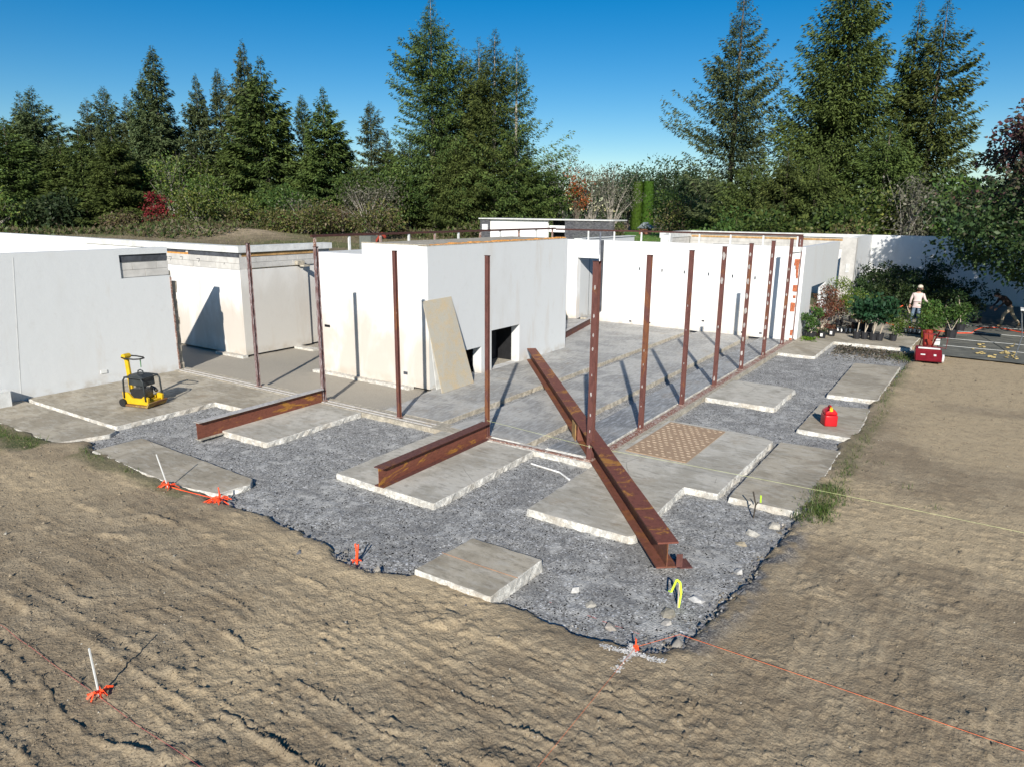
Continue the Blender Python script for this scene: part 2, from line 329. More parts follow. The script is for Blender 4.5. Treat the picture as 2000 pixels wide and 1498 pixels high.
def dirt_h(x, y):
    q1 = np.maximum(-6.1-x, 0); q2 = np.maximum(-4.6-y, 0); d = np.hypot(q1, q2)
    th = np.arctan2(q2, q1+1e-6); s = np.where(q1 > 0, -np.maximum(y, -4.6), 4.6)+th*5.+np.maximum(x+6.1, 0)
    wv = fbm(x*.25, y*.25, 31, 3)*1.4+fbm(x*1.3, y*1.3, 5, 5)*.36+fbm(x*7, y*7, 6, 2)*.12
    z = -.03+.045*(fbm(x*.35, y*.35, 1, 3)-.5)
    for lam, A, sd_, thr in ((.75, .09, 3, .55), (.33, .04, 8, .49), (.2, .022, 17, .45), (1.4, .075, 14, .58)):
        ph = d/lam+wv*(.9/lam)*.55+fbm(s*.25, d*.6, sd_, 2)*1.5; fr = ph-np.floor(ph)
        cell = np.floor(ph); m = sstep(thr, thr+.3, fbm(s*.42+cell*7.3, cell*3.7+.5+0*s, sd_+40, 3)+.25*(vnoise(s*5, d*5, sd_+60)-.5))
        dw = .11 if lam > .5 else .18; prof = np.where(fr < dw, 1-sstep(0, dw, fr), ((fr-dw)/(1-dw))**2.2)
        z = z+A*m*prof*sstep(0, .6, d)*(1-.5*sstep(.35, 1.1, th)*(q2 > 0))*(1-.7*sstep(-2.5, 1., x)*(y < 0))
    z = z+.03*(fbm(x*6, y*6, 21, 4)-.5)+.012*(vnoise(x*26, y*26, 29)-.5)+.10*np.maximum(vnoise(x*11, y*11, 23)-.66, 0)*sstep(.4, .6, fbm(x*.7, y*.7, 90, 2))+.06*np.maximum(vnoise(x*19, y*19, 24)-.6, 0)
    # tyre track arcs lower right
    for (cx, cy, rr) in ((-8.8, -1.5, 4.9), (-8.8, -1.5, 5.35)):
        e = np.hypot(x-cx, y-cy)-rr; z = z-.03*np.exp(-(e/.1)**2)*(vnoise(x*.8, y*.8, 77) > .35)*(y < -5)
    return z
def make_dirt():
    r0, r1, k = 4.7, 62., .0041; nr = int(math.log(r1/r0)/k); nt_ = 640
    rr = r0*np.exp(np.arange(nr)*k); th = np.radians(np.linspace(-32, 100, nt_))
    X = DX+rr[:, None]*np.cos(th)[None]; Y = DY+rr[:, None]*np.sin(th)[None]
    sdv = polysd(GP, X, Y); rag = (fbm(X*2.2, Y*2.2, 9, 4)-.5)*.34+(vnoise(X*9, Y*9, 4)-.5)*.06; s2 = sdv+rag
    rk = sstep(3.2, .2, np.abs(sdv))*sstep(-5.2, -3., -np.hypot(X+4.6, Y+3.8)+0)  # corner rubble zone
    Z = dirt_h(X, Y); damp = sstep(0, 18, np.maximum(X, Y+4)); Z = Z*(1-.55*damp)-.05*.55*damp
    lip = .025*np.exp(-((s2-.18)/.16)**2)*((X < -3) | (Y < -4)); Z = Z+lip
    Z = np.where(s2 < 0, Z-.36*sstep(0., -.3, s2), Z)
    farm = sstep(45, 60, np.hypot(X-DX, Y-DY)); Z = Z*(1-farm)+(far_h(X, Y))*farm
    lt = sstep(.5, .72, fbm(X*.28+3, Y*.28, 55, 4)+.16*((X > -1) & (Y < -4.5))+.1*((Y > 6)))
    lt = np.clip(lt*.75, 0, 1)
    patch = np.exp(-(((X+7.6)/1.0)**2+((Y-8.6)/2.2)**2)); lt = np.maximum(lt, .8*patch)
    n1 = fbm(X*1.3, Y*1.3, 66, 4)
    gr = np.zeros_like(X)
    gr = np.maximum(gr, sstep(.45, .15, np.abs(Y+4.75)+.5*(n1-.5))*(X > -.6)*(X < 15.5)*sstep(.45, .65, n1+.1)*np.where(X < 1.5, 1., .45))
    gr = np.maximum(gr, sstep(.8, .1, np.abs(X+6.7)+(n1-.5))*(Y > 11))
    gr = np.maximum(gr, sstep(.35, .1, np.abs(X+6.25)+.4*(n1-.5))*(Y > 5.5)*(Y < 9.8)*.6)
    gr = np.maximum(gr, (np.hypot(X-DX, Y-DY) > 47)*1.*(Y > -4))
    rub = sstep(.5, .05, np.abs(sdv-.0))*((X > -5.6) & (X < 0) & (Y < -3.5))*sstep(.35, .6, fbm(X*4, Y*4, 88, 3))
    V = np.stack([X, Y, Z], -1).reshape(-1, 3); at = {'light': lt.ravel(), 'grass': gr.ravel(), 'rubble': rub.ravel()}
    keep = s2 > -.3; m = keep[:-1, :-1] | keep[1:, 1:] | keep[1:, :-1] | keep[:-1, 1:]
    V, F, at = compact(V, gridfaces(nr, nt_, m), at)
    return link('dirt_ground', npmesh('dirt_ground', V, F, at, True), M_dirt, kind='structure')
make_dirt()
def make_field():
    rr = np.concatenate([np.linspace(0, 56, 6), np.exp(np.linspace(math.log(59.5), math.log(4000), 110))]); th = np.linspace(0, 2*PI, 241)
    X = DX+rr[:, None]*np.cos(th)[None]; Y = DY+rr[:, None]*np.sin(th)[None]
    Z = far_h(X, Y)+.25*(fbm(X*.2, Y*.2, 3, 3)-.5)*sstep(60, 90, rr)[:, None]; Z = np.where(rr[:, None] < 58, -.75, Z-.03)
    lawn = sstep(30, 5, np.hypot(X-95, Y-42)-10)
    return link('field', npmesh('field', np.stack([X, Y, Z], -1).reshape(-1, 3), gridfaces(len(rr), 241), {'lawn': lawn.ravel(), 'soil': np.clip(1.3*(np.exp(-((X-46)**2+(Y-88)**2)/40)+np.exp(-((X-50)**2+(Y-80)**2)/30)), 0, 1).ravel()}, True), M_field, kind='structure')
make_field()
# slab outlines -----------------------------------------------------
SLABS = dict(
 s1=[(-3.88, 1.28), (-.22, 1.36), (-.22, 4.08), (-3.82, 4.0)],
 s2=[(-3.06, -.28), (-3.07, -2.34), (-2.95, -2.42), (-.32, -2.31), (-.31, -3.0), (3.78, -3.02), (4.0, -2.6), (4.02, -.24), (-.3, -.22)],
 s3=[(-.28, -4.58), (3.98, -4.52), (3.86, -3.17), (-.3, -3.2)],
 s4=[(6.9, -2.26), (9.5, -2.26), (9.66, -2.0), (9.7, -.26), (6.92, -.24)],
 s5=[(5.2, -4.66), (8.5, -4.55), (8.2, -3.24), (5.22, -3.25)],
 s6=[(9.62, -4.58), (15.4, -4.6), (15.15, -3.1), (9.5, -3.2)],
 s0=[(-3.38, 6.84), (-.22, 6.93), (-.22, 8.95), (-3.4, 8.7)],
 l1=[(-4.72, 11.04), (-1.87, 11.1), (-1.8, 8.98), (-.22, 8.96), (-.22, 15.82), (-4.74, 15.82), (-4.78, 15.2)],
 l2=[(-6.2, 10.98), (-5.1, 10.62), (-4.83, 10.8), (-4.9, 20.5), (-6.3, 20.5)],
 l3=[(-5.98, 9.66), (-4.82, 9.64), (-4.98, 5.22), (-5.2, 4.98), (-5.9, 5.1), (-6.12, 6.2)],
 s8=[(-6.08, -.16), (-6.07, -1.6), (-4.68, -1.62), (-4.7, -.25)],
 s7=[(15.5, -1.62), (19.5, -1.62), (19.55, -4.5), (39, -5.2), (39, -.1), (19.1, -.12), (19.1, -.12), (15.5, -.24)])
def dustf(X, Y):
    dust = np.zeros_like(X)
    for k, P in SLABS.items():
        dd = polysd(P, X, Y); dust = np.maximum(dust, np.exp(-np.maximum(dd, 0)/.26)*(.35 if k in ('l3', 'l2') else 1.05))
    dust = np.maximum(dust, 1.*np.exp(-np.maximum(-.2-X, 0)/.4)*(X < 0)*(Y > 0)*(Y < 9)); dust = np.maximum(dust, .9*np.exp(-np.maximum(-.2-Y, 0)/.4)*(X > 0)*(Y < 0)*(Y > -2))
    return dust
def make_gravel():
    nx, ny = 330, 330; x = -6.7+27.4*(np.linspace(0, 1, nx)**1.18); y = np.linspace(-5.3, 21.5, ny); X, Y = np.meshgrid(x, y, indexing='ij')
    sdv = polysd(GP, X, Y); Z = -.128+.03*(fbm(X*1.2, Y*1.2, 2, 3)-.5)+.03*(vnoise(X*9, Y*9, 6)-.5)
    Z = Z+(.05*(fbm(X*3, Y*3, 44, 3)-.35)-.01)*sstep(-.6, -.1, sdv)
    dust = dustf(X, Y)
    dust = np.maximum(dust, .55*((X > 0) & (Y > 0)))
    tan = ((X > .1) & (X < 11) & (Y > 6.4))*sstep(6.4, 7.2, Y+.8*(fbm(X*1.5, Y*1.5, 3, 3)-.5)); Z = np.where(tan > .3, -.1+.02*(fbm(X*3, Y*3, 9, 3)-.5), Z)
    V = np.stack([X, Y, Z], -1).reshape(-1, 3); V, F, at = compact(V, gridfaces(nx, ny, (sdv < .55)[:-1, :-1]), {'dust': dust.ravel(), 'tan': tan.astype(float).ravel()})
    return link('gravel_bed', npmesh('gravel_bed', V, F, at, True), M_gravel, kind='structure')
make_gravel()
# loose stones and clods --------------------------------------------
OCT = np.array([(1, 0, -.35), (-1, 0, -.35), (0, 1, -.35), (0, -1, -.35), (0, 0, 1)], float); OF = np.array([(0, 2, 4), (2, 1, 4), (1, 3, 4), (3, 0, 4)])
def scatter(name, P, size, cols, mat, flat=.7):
    N = len(P); a = rng.uniform(0, 2*PI, N); ca, sa = np.cos(a), np.sin(a)
    v = OCT[None]*size[:, None, None]*rng.uniform(.55, 1.2, (N, 5, 3)); v[:, :, 2] *= flat
    x = v[:, :, 0]*ca[:, None]-v[:, :, 1]*sa[:, None]; y = v[:, :, 0]*sa[:, None]+v[:, :, 1]*ca[:, None]; v[:, :, 0] = x+v[:, :, 2]*.4; v[:, :, 1] = y
    V = (v+P[:, None]).reshape(-1, 3); F = (OF[None]+5*np.arange(N)[:, None, None]).reshape(-1, 3)
    return link(name, npmesh(name, V, F, {'col': np.repeat(cols, 5, 0)}), mat, kind='stuff')
def colmat(name, rough=.9):
    n = NT(name); return n.done(n.mix(n.ramp(n.noise(40, 4), .3, .7, 0, .35), n.attrc('col'), (.12, .11, .1)), rough)
M_stone = colmat('loose_stone'); 
def pal(N, cs, wts, var=.2):
    c = np.array(cs)[rng.choice(len(cs), N, p=np.array(wts)/sum(wts))]; return c*rng.uniform(1-var, 1+var, (N, 1))
def in_slabs(x, y, m=.0):
    a = np.zeros(x.shape, bool)
    for P in SLABS.values(): a |= polysd(P, x, y) < m
    return a
N = 42000; x = -6.5+26.5*rng.random(N)**1.7; y = rng.uniform(-4.9, 11.5, N)
k = (polysd(GP, x, y) < -.03) & ~in_slabs(x, y, .02) & ~((x > -.25) & (y > -.25)); x, y = x[k], y[k]; N = len(x)
gc = pal(N, [(.25, .243, .23), (.38, .372, .352), (.6, .585, .55), (.18, .175, .17)], [4, 4, 1.5, 1.5]); du = (np.clip(dustf(x, y)*rng.uniform(.3, 1.2, N), 0, 1)*.8)[:, None]; gc = gc*(1-du)+np.array([.56, .54, .49])*du
scatter('gravel_stones', np.stack([x, y, -.126+.03*(fbm(x*1.2, y*1.2, 2, 3)-.5)], -1), rng.uniform(.007, .018, N)*(1+.8*(rng.random(N) > .975)), gc, M_stone, .5)
# larger rubble along the cut edge
N = 2600; t = rng.random(N); seg = rng.integers(0, 19, N); A = np.array(GP)[seg]; B = np.array(GP)[(seg+1) % len(GP)]; P2 = A+(B-A)*t[:, None]+rng.normal(0, .16, (N, 2))
k = ~in_slabs(P2[:, 0], P2[:, 1], .03); P2 = P2[k]; N = len(P2); sdv = polysd(GP, P2[:, 0], P2[:, 1])
sz = rng.uniform(.01, .034, N)*(1+1.6*(rng.random(N) > .965)); cor = (P2[:, 0] > -5.9) & (P2[:, 0] < 0) & (P2[:, 1] < -2.8); sz = np.where(cor, sz*1.35, sz)
scatter('edge_rubble', np.stack([P2[:, 0], P2[:, 1], np.where(sdv < -.05, -.13, -.045)], -1), sz, pal(N, [(.26, .22, .16), (.36, .33, .28), (.2, .2, .21), (.5, .46, .4)], [4, 2, 3, .8]), M_stone)
N = 72000; r__ = 4.5*np.exp(rng.random(N)*2.0); th = np.radians(rng.uniform(-12, 82, N)); x = DX+r__*np.cos(th); y = DY+r__*np.sin(th); k = polysd(GP, x, y) > .12; x, y = x[k], y[k]; N = len(x)
scatter('dirt_clods', np.stack([x, y, dirt_h(x, y)*(1-.55*sstep(0, 18, np.maximum(x, y+4)))-.003], -1), rng.uniform(.004, .017, N)*(1+1.5*(rng.random(N) > .975)), pal(N, [(.28, .218, .14), (.37, .295, .195), (.19, .145, .092), (.55, .5, .4)], [5, 3, 3, .25]), M_stone, .8)
def rock(x, y, z, r0, c, label, flat=.7):
    b = MB()
    for _ in range(1): b.ico((0, 0, 0), r0*.8, .34, flat)
    me = b.mesh('rock', bevel=r0*.04); o = link('rock', me, plain('rock_face', tuple(q*.72 for q in c), .9, var=.2, sc_=20), loc=(x, y, z), rot=(0, 0, random.uniform(0, 6))); return tag(o, label, 'rock', None)
rock(-5.52, -3.22, -.13, .14, (.4, .36, .31), 'large flat tan rock lying on the gravel just above the red chalk line')
rock(-4.93, -2.35, -.13, .1, (.62, .6, .56), 'pale chunk of rubble right of the lone front slab')
rock(-5.15, -2.72, -.15, .13, (.45, .42, .36), 'long tan stone near the front cut edge right of the lone slab')
rock(-4.75, -3.75, -.13, .15, (.42, .38, .3), 'tan stone topmost of the small heap below the lime ribbon')
rock(-4.98, -3.8, -.15, .14, (.5, .47, .42), 'pale stone at the bottom of the heap below the lime ribbon')
rock(-4.15, -3.95, -.12, .13, (.6, .59, .57), 'whitish broken stone right of the lime ribbon')
rock(-2.98, -4.2, -.12, .12, (.62, .6, .56), 'rounded white stone on the dark cut edge left of the bare dirt')
rock(-1.45, -3.98, -.12, .15, (.6, .57, .5), 'blocky cream stone on the gravel below the twig')
rock(-.95, -4.25, -.11, .15, (.56, .52, .44), 'rounded cream stone nearest the slab corner with the grass')
rock(-1.95, -3.95, -.13, .12, (.42, .36, .26), 'ochre stone at the dark edge below the cream stones')
rock(-6.28, .42, -.05, .1, (.4, .36, .3), 'dusty stone at the left corner of the lone front slab')
# ------------------------------------------------------------------ slabs
def outline(P, step=.07, jit=.006, rad=.05):
    P = [Vector(p) for p in P]; out = []; n = len(P)
    for i in range(n):
        a, b, c = P[i-1], P[i], P[(i+1) % n]; d1 = (b-a).normalized(); d2 = (c-b).normalized()
        if (b-a).length < 1e-4 or (c-b).length < 1e-4: continue
        s = b-d1*rad; e = b+d2*rad; cor = [s, (s+e)/2*.4+b*.6, e] if rad else [b]
        nb = P[(i+1) % n]-d2*rad; L_ = (nb-e).length; m = max(1, int(L_/step))
        out += cor[:-1]+[e+(nb-e)*(k/m) for k in range(m)]
    return out
def slab(name, P, top, thick, label, mat, edge=None, rough=.012, cat='slab', group=None, drop=(0, 0), kind=None):
    O = outline(P); n = len(O); ar = sum(O[i].x*O[(i+1) % n].y-O[(i+1) % n].x*O[i].y for i in range(n))
    if ar < 0: O = O[::-1]
    cx = sum(p.x for p in O)/n; cy = sum(p.y for p in O)/n
    base = (cx, cy, top-thick)
    ox = np.array([p.x for p in O]); oy = np.array([p.y for p in O])
    dx = np.roll(ox, -1)-np.roll(ox, 1); dy = np.roll(oy, -1)-np.roll(oy, 1); l = np.hypot(dx, dy)+1e-9; nx_, ny_ = dy/l, -dx/l
    rings = []
    for q, (off, dz, am) in enumerate(((-.012, 0, 1.), (.004, -.014, 1.3), (.012, -thick*.35, 1.6), (.02, -thick*.7, 2.), (.0, -thick, 2.))):
        j = (fbm(ox*4+q*.35, oy*4, 70, 3)-.5)*2*rough*am*1.6+(vnoise(ox*12+q, oy*12, 71)-.5)*rough*am
        jz = (vnoise(ox*6, oy*6+q, 72)-.5)*rough*.8 if 0 < q < 4 else 0
        zt = top+dz+jz+drop[0]*(ox-cx)+drop[1]*(oy-cy); rings.append(np.stack([ox+nx_*(off+j), oy+ny_*(off+j), zt+0*ox], -1))
    V = np.concatenate(rings)-np.array(base); me = bpy.data.meshes.new(name)
    fs = [tuple(range(n))]; mi = [0]
    for q in range(4):
        for i in range(n): fs.append(((q+1)*n+i, (q+1)*n+(i+1) % n, q*n+(i+1) % n, q*n+i)); mi.append(1)
    me.from_pydata([tuple(v) for v in V], [], fs); me.polygons.foreach_set('material_index', mi); me.update()
    o = link(name, me, [mat, edge or M_edge], loc=base)
    if kind: o['kind'] = kind
    else: tag(o, label, cat, group)
    return o
slab('concrete_slab', SLABS['s1'], 0, .2, 'grey slab with broken white edges carrying the short red beam near the middle column', M_slab)
slab('concrete_slab', SLABS['s2'], 0, .2, 'large T-shaped slab under the long diagonal beam with the patterned board on it', M_slab)
slab('concrete_slab', SLABS['s3'], -.01, .2, 'brownish slab at the right beside the green grass clump, crossed by the yellow string', M_slab2)
slab('concrete_slab', SLABS['s4'], 0, .2, 'square grey slab jutting from the sill right of the patterned board', M_slab)
slab('concrete_slab', SLABS['s5'], -.02, .2, 'brown slab at the right with the red fuel can standing on it', M_slab2)
slab('concrete_slab', SLABS['s6'], -.01, .2, 'long brown slab at the right between the fuel can and the rototiller', M_slab2)
slab('concrete_slab', SLABS['s0'], 0, .2, 'pale slab below the short rusty beam at the left corner column', M_slab)
slab('concrete_slab', SLABS['l1'], -.01, .2, 'wide slab under the yellow plate compactor in front of the grey wall', M_slab2)
slab('concrete_slab', SLABS['l2'], -.035, .2, 'brown slab at the far left edge, a step below the compactor slab', M_slab2)
slab('concrete_slab', SLABS['l3'], -.02, .2, 'dusty brown slab at the left crossed by the shadow of the thin rod', M_slab2)
slab('concrete_slab', SLABS['s8'], .06, .26, 'lone square slab in the foreground with a faint orange chalk line', M_slab2)
slab('patio', SLABS['s7'], -.01, .2, '', M_slab2, kind='structure')
bb = MB().prism([(-5.42, -.2), (-5.42, -1.6), (-5.36, -1.6), (-5.36, -.2)], .064, .066); 
# sills (perimeter kerb under the columns)
def part(parent, name, b, mat, **kw):
    return b.obj(name, mat, parent, base=tuple(parent.location), **kw)
t = thing('sill', 'pale concrete sill with whitish steel lips under the left row of columns', 'sill', (0, 9, -.2))
part(t, 'kerb', MB().box(-.2, .34, 2.9, 16.1, -.3, -.004), M_edge_beige); 
for x in (-.12, .06): part(t, 'steel_lip', MB().box(x, x+.035, 4.5, 15.7, -.02, .018), M_greyflange)
t = thing('sill', 'rust-stained steel channel sill between the middle column and the corner column', 'sill', (0, 1.5, -.2))
part(t, 'kerb', MB().box(-.2, .12, -.2, 2.896, -.3, -.002), M_edge); part(t, 'steel_channel', MB().box(-.13, -.03, -.1, 2.86, -.01, .02), M_sillrust); part(t, 'steel_lip', MB().box(.06, .08, .2, 1.2, -.02, .012).box(.06, .08, 1.9, 2.8, -.02, .012), M_coping)
t = thing('sill', 'rusty steel channel sill under the right row of columns', 'sill', (9, 0, -.2))
part(t, 'kerb', MB().box(.12, 18.7, -.22, .1, -.3, -.003), M_edge_beige); part(t, 'steel_channel', MB().box(.05, 18.6, -.05, .05, -.01, .02), M_sillrust); part(t, 'rust_stain', MB().box(.05, 18.6, -.13, -.055, -.01, .006), M_sillrust)
# inner floor strips and gravel trenches
def floor(P, mat, edge, top=0.):
    return slab('floor', P, top, .26, '', mat, edge, rough=.009, kind='structure')
floor([(.14, .16), (18.66, .16), (18.66, 1.27), (.14, 1.24)], M_floordark, M_edge)
floor([(.12, 1.76), (18.66, 1.8), (18.66, 4.1), (.12, 4.14)], M_floor, M_edge_beige)
floor([(.36, 4.55), (18.66, 4.52), (18.66, 12.1), (11.35, 12.1), (11.35, 7.12), (2.95, 7.12), (2.9, 7.0), (1.6, 6.75), (.36, 6.6)], M_floor, M_edge_beige)
floor([(19.1, 8.0), (27, 8.0), (27, 10.62), (19.1, 10.62)], M_floor, M_edge_beige, .02)
t = MB()
for x0, y0 in ((.5, 1.28),): t.box(.14, 18.6, 1.26, 1.3, -.12, -.055)
M_plaster = edge_mat('old_plaster', (.46, .42, .40))
# ------------------------------------------------------------------ steel columns
def column(name, x, y, sx, sy, label, mats, dabs=(), h=4.37):
    t = thing('steel_column', label, 'column', (x, y, 0), 0, 'steel columns standing on the sills')
    w2, d2 = sy/2, sx/2; tk = .012
    for s in (-1, 1):
        b = MB(); b.box(s*d2-tk/2, s*d2+tk/2, -w2, w2, .0, h); b.obj('flange', mats, t)
    MB().box(-d2+tk/2+.001, d2-tk/2-.001, -.006, .006, .0, h-.03).obj('web', mats, t)
    MB().box(-d2-.012, d2+.012, -w2-.012, w2+.012, h+.001, h+.014).obj('cap_plate', M_rail, t)
    MB().box(-d2-.04, d2+.04, -w2-.04, w2+.04, .02, .034).obj('base_plate', M_sillrust, t)
    for z, s in dabs:
        b = MB(); n = 9; c = [(random.uniform(-.25, .25)*w2, z)]; pts = [(s*.42*math.cos(2*PI*k/n)*random.uniform(.6, 1.1), z+s*math.sin(2*PI*k/n)*random.uniform(.7, 1.1)) for k in range(n)]
        b.extr([(max(-w2+.004, min(w2-.004, p[0])), p[1]) for p in pts], 'x', -d2-tk/2-.009, -d2-tk/2); b.obj('plaster_patch', M_plaster, t)
    return t
XC = [2.76, 5.64, 8.5, 11.38, 14.28, 17.16]; YC = [2.83, 5.72, 8.64, 11.6]
column('', 0, YC[3], .07, .1, 'leftmost steel column of all, rust brown above and grey below', M_primerlow)
column('', 0, YC[2], .08, .11, 'second steel column from the left, where the ochre-streaked beam ends', M_primerlow)
column('', 0, YC[1], .07, .1, 'third steel column from the left, in front of the stained white wall', M_primer)
column('', 0, YC[0], .06, .1, 'fourth steel column from the left, where the plain red beam ends', M_primer)
rd = lambda n, a, b, s0, s1: [(a+(b-a)*(i+random.uniform(-.2, .2))/n, random.uniform(s0, s1)) for i in range(n)]
column('', 0, 0, .11, .135, 'tallest-looking corner column beside the long diagonal beam', M_primer, rd(9, .25, 4.2, .03, .06))
column('', XC[0], 0, .09, .115, 'first column right of the corner column', M_primer, rd(5, .2, 2.6, .025, .045))
column('', XC[1], 0, .09, .115, 'second column right of the corner column', M_primer, rd(4, .3, 3.8, .02, .035))
column('', XC[2], 0, .09, .12, 'third column right of the corner, two large plaster spots near its top', M_primer, [(4.1, .13), (3.35, .12), (.25, .08), (1.9, .05)])
column('', XC[3], 0, .09, .12, 'fourth column right of the corner, spotted with round plaster patches', M_primer, [(4.0, .08), (3.6, .1), (3.1, .11), (2.6, .12), (2.1, .13), (1.6, .1), (1.1, .1), (.6, .1), (.25, .1)])
column('', XC[4], 0, .09, .125, 'fifth column right of the corner, small plaster patches all the way up', M_primer, rd(9, .2, 4.2, .06, .1))
column('', XC[5], 0, .09, .125, 'last column of the right row, next to the broken wall end', M_primer, rd(8, .2, 4.2, .05, .09))
column('', 18.86, .02, .13, .16, 'short stub of column above the broken wall end, holding the roof rail', M_primer, [(4.12, .07), (4.25, .05)], h=4.42)
# ------------------------------------------------------------------ beams
def ibeam(a, b, depth, fw, label, mtop, mweb, mbot, tf=.018, name='steel_beam', stiff=(), stain=None):
    a = Vector(a); b = Vector(b); t = thing(name, label, 'beam', tuple(a)); bs = tuple(a); z = Vector((0, 0, 1))
    d = (b-a).normalized(); s = d.cross(z).normalized()
    part(t, 'top_flange', MB().beam(a+z*(depth-tf/2), b+z*(depth-tf/2), fw, tf), mtop)
    part(t, 'bottom_flange', MB().beam(a+z*tf/2, b+z*tf/2, fw, tf), mbot)
    part(t, 'web', MB().beam(a+z*depth/2, b+z*depth/2, .014, depth-2*tf-.002), mweb)
    for q, sgn in stiff:
        p = a+d*q+s*sgn*fw*.26+z*depth/2; part(t, 'stiffener', MB().obox(p, d*.008, s*fw*.25, z*(depth/2-tf)), mweb)
    return t
ibeam((-4.08, 8.52, -.06), (-.09, 8.62, -.06), .45, .2, 'short rusty beam with ochre streaks and a grey top, cantilevered over gravel at the left', M_greyflange, M_beamweb, M_edge_beige)
ibeam((-3.86, 2.72, 0), (-.08, 2.8, 0), .41, .24, 'short plain red beam lying on the grey slab in the middle', M_primer, M_beamweb, M_primer)
A_, B_ = Vector((-3.72, -3.3, .0)), Vector((8.45, 6.9, .0)); dd_ = (B_-A_).normalized(); ss_ = dd_.cross(Vector((0, 0, 1)))
bt = ibeam(A_, B_, .44, .33, 'very long rusted beam lying diagonally across the slabs past the corner column', M_bigtop, M_bigbeam, M_bigbeam, .028, stiff=((6.3, -1), (6.3, 1)))
part(bt, 'gusset_plate', MB().obox(A_+dd_*6.55-ss_*.205+Vector((0, 0, .2)), dd_*.22, ss_*.006, Vector((0, 0, .21))), M_foam2)
part(bt, 'end_plate', MB().obox(A_-dd_*.02+ss_*.19+Vector((0, 0, .13)), dd_*.006, ss_*.05, Vector((0, 0, .11))), M_primer)
part(bt, 'cleat', MB().obox(A_+dd_*.1+ss_*.3+Vector((0, 0, .012)), dd_*.15, ss_*.1, Vector((0, 0, .008))), M_primer)
ibeam((12.6, 8.1, 0), (17.6, 9.25, 0), .3, .16, 'red beam on the floor behind the white block, below the doorway', M_greyflange, M_primer, M_primer)
# ------------------------------------------------------------------ walls
def wall(axis, c0, c1, us, zs, solid, b=None):
    """slab between c0,c1 along its thickness axis; grid us x zs with solid[i][j] cells; axis='x' means the wall runs along x"""
    b = b or MB(); idx = {}
    def P(i, j, k):
        key = (i, j, k)
        if key not in idx:
            c = (c0, c1)[k]; idx[key] = len(b.v); b.v.append((us[i], c, zs[j]) if axis == 'x' else (c, us[i], zs[j]))
        return idx[key]
    def S(i, j): return 0 <= i < len(us)-1 and 0 <= j < len(zs)-1 and solid[i][j]
    def F(*p): b.f.append(tuple(P(*q) for q in p)); b.mi.append(b.cur)
    for i in range(len(us)-1):
        for j in range(len(zs)-1):
            if not S(i, j): continue
            for k in (0, 1): F((i, j, k), (i+1, j, k), (i+1, j+1, k), (i, j+1, k))
            if not S(i-1, j): F((i, j, 0), (i, j+1, 0), (i, j+1, 1), (i, j, 1))
            if not S(i+1, j): F((i+1, j, 0), (i+1, j+1, 0), (i+1, j+1, 1), (i+1, j, 1))
            if not S(i, j-1): F((i, j, 0), (i+1, j, 0), (i+1, j, 1), (i, j, 1))
            if not S(i, j+1): F((i, j+1, 0), (i+1, j+1, 0), (i+1, j+1, 1), (i, j+1, 1))
    return b
def solidgrid(nu, nz, holes=()):
    g = [[True]*nz for _ in range(nu)]
    for i, j in holes: g[i][j] = False
    return g
blkmesh = {}
def blocks(parent, axis, face, u0, u1, z0, z1, L_=.45, H_=.22, outward=-1, th=.03, mat=None, big=False):
    """exposed concrete blocks in running bond on the face of a wall; each block is a part"""
    nrow = max(1, round((z1-z0)/H_)); h = (z1-z0)/nrow
    for r in range(nrow):
        u = u0-(r % 2)*L_/2
        while u < u1-.02:
            a = max(u, u0)+.005; e = min(u+L_, u1)-.005; u += L_
            if e-a < .05: continue
            key = (axis, round(e-a, 2), round(h, 2), outward)
            if key not in blkmesh:
                b = MB(); l = e-a
                if axis == 'x': b.box(0, l, min(0, outward*th), max(0, outward*th), 0, h-.01)
                else: b.box(min(0, outward*th), max(0, outward*th), 0, l, 0, h-.01)
                me = b.mesh('concrete_block', bevel=.004); me.materials.append(mat or M_blockwall); blkmesh[key] = me
            off = random.uniform(-.006, .006)
            loc = Vector((a, face+off, z0+r*h+.005) if axis == 'x' else (face+off, a, z0+r*h+.005))-parent.location
            link('concrete_block', blkmesh[key], None, parent, loc=loc)
WALLG = None
# W1 wall in grey shade tone (left)
t = thing('rendered_wall', 'rendered wall in blue-grey shade tone at the left behind the yellow compactor, exposed blocks at its top right', 'wall', (-4, 16, 0))
part(t, 'render', wall('x', 15.85, 16.2, [-9.5, -4.75, -1.62, -.02], [-.1, 3.2, 3.66, 3.93, 4.12], solidgrid(3, 4, [(2, 1), (2, 2)])), M_shadewash)
part(t, 'joint_line', MB().beam((-4.9, 15.846, -.05), (-4.55, 15.846, 4.0), .02, .004, (0, 1, 0)), M_coping)
part(t, 'backing', MB().box(-1.62, -.02, 15.93, 16.2, 3.2, 3.93), M_blockwall)
part(t, 'dark_strip', MB().box(-1.62, -.021, 15.9, 15.925, 3.7, 3.93), M_darkgrey)  # dark strip above the exposed blocks
blocks(t, 'x', 15.93, -1.6, 0.0, 3.22, 3.68, .8, .23)
b = MB(); z = 0
while z < 3.1:
    h = random.uniform(.1, .3); b.box(-.03, .0+random.uniform(0, .035), 15.84+random.uniform(-.02, .01), 16.0, z, min(z+h, 3.14)); z += h
part(t, 'rusty_edge_strip', b, M_sillrust); b = MB(); z = 0
while z < 3.3:
    h = random.uniform(.12, .35); e = .22+random.uniform(-.03, .04)-(.16 if z > 2.8 else 0); b.box(.0, e, 15.93+random.uniform(-.015, .015), 16.18, z, min(z+h, 3.35), .008); z += h
part(t, 'broken_jamb', b, M_edge_beige); part(t, 'outlet_box', MB().box(-2.62, -2.42, 15.825, 15.85, .32, .42), M_coping)
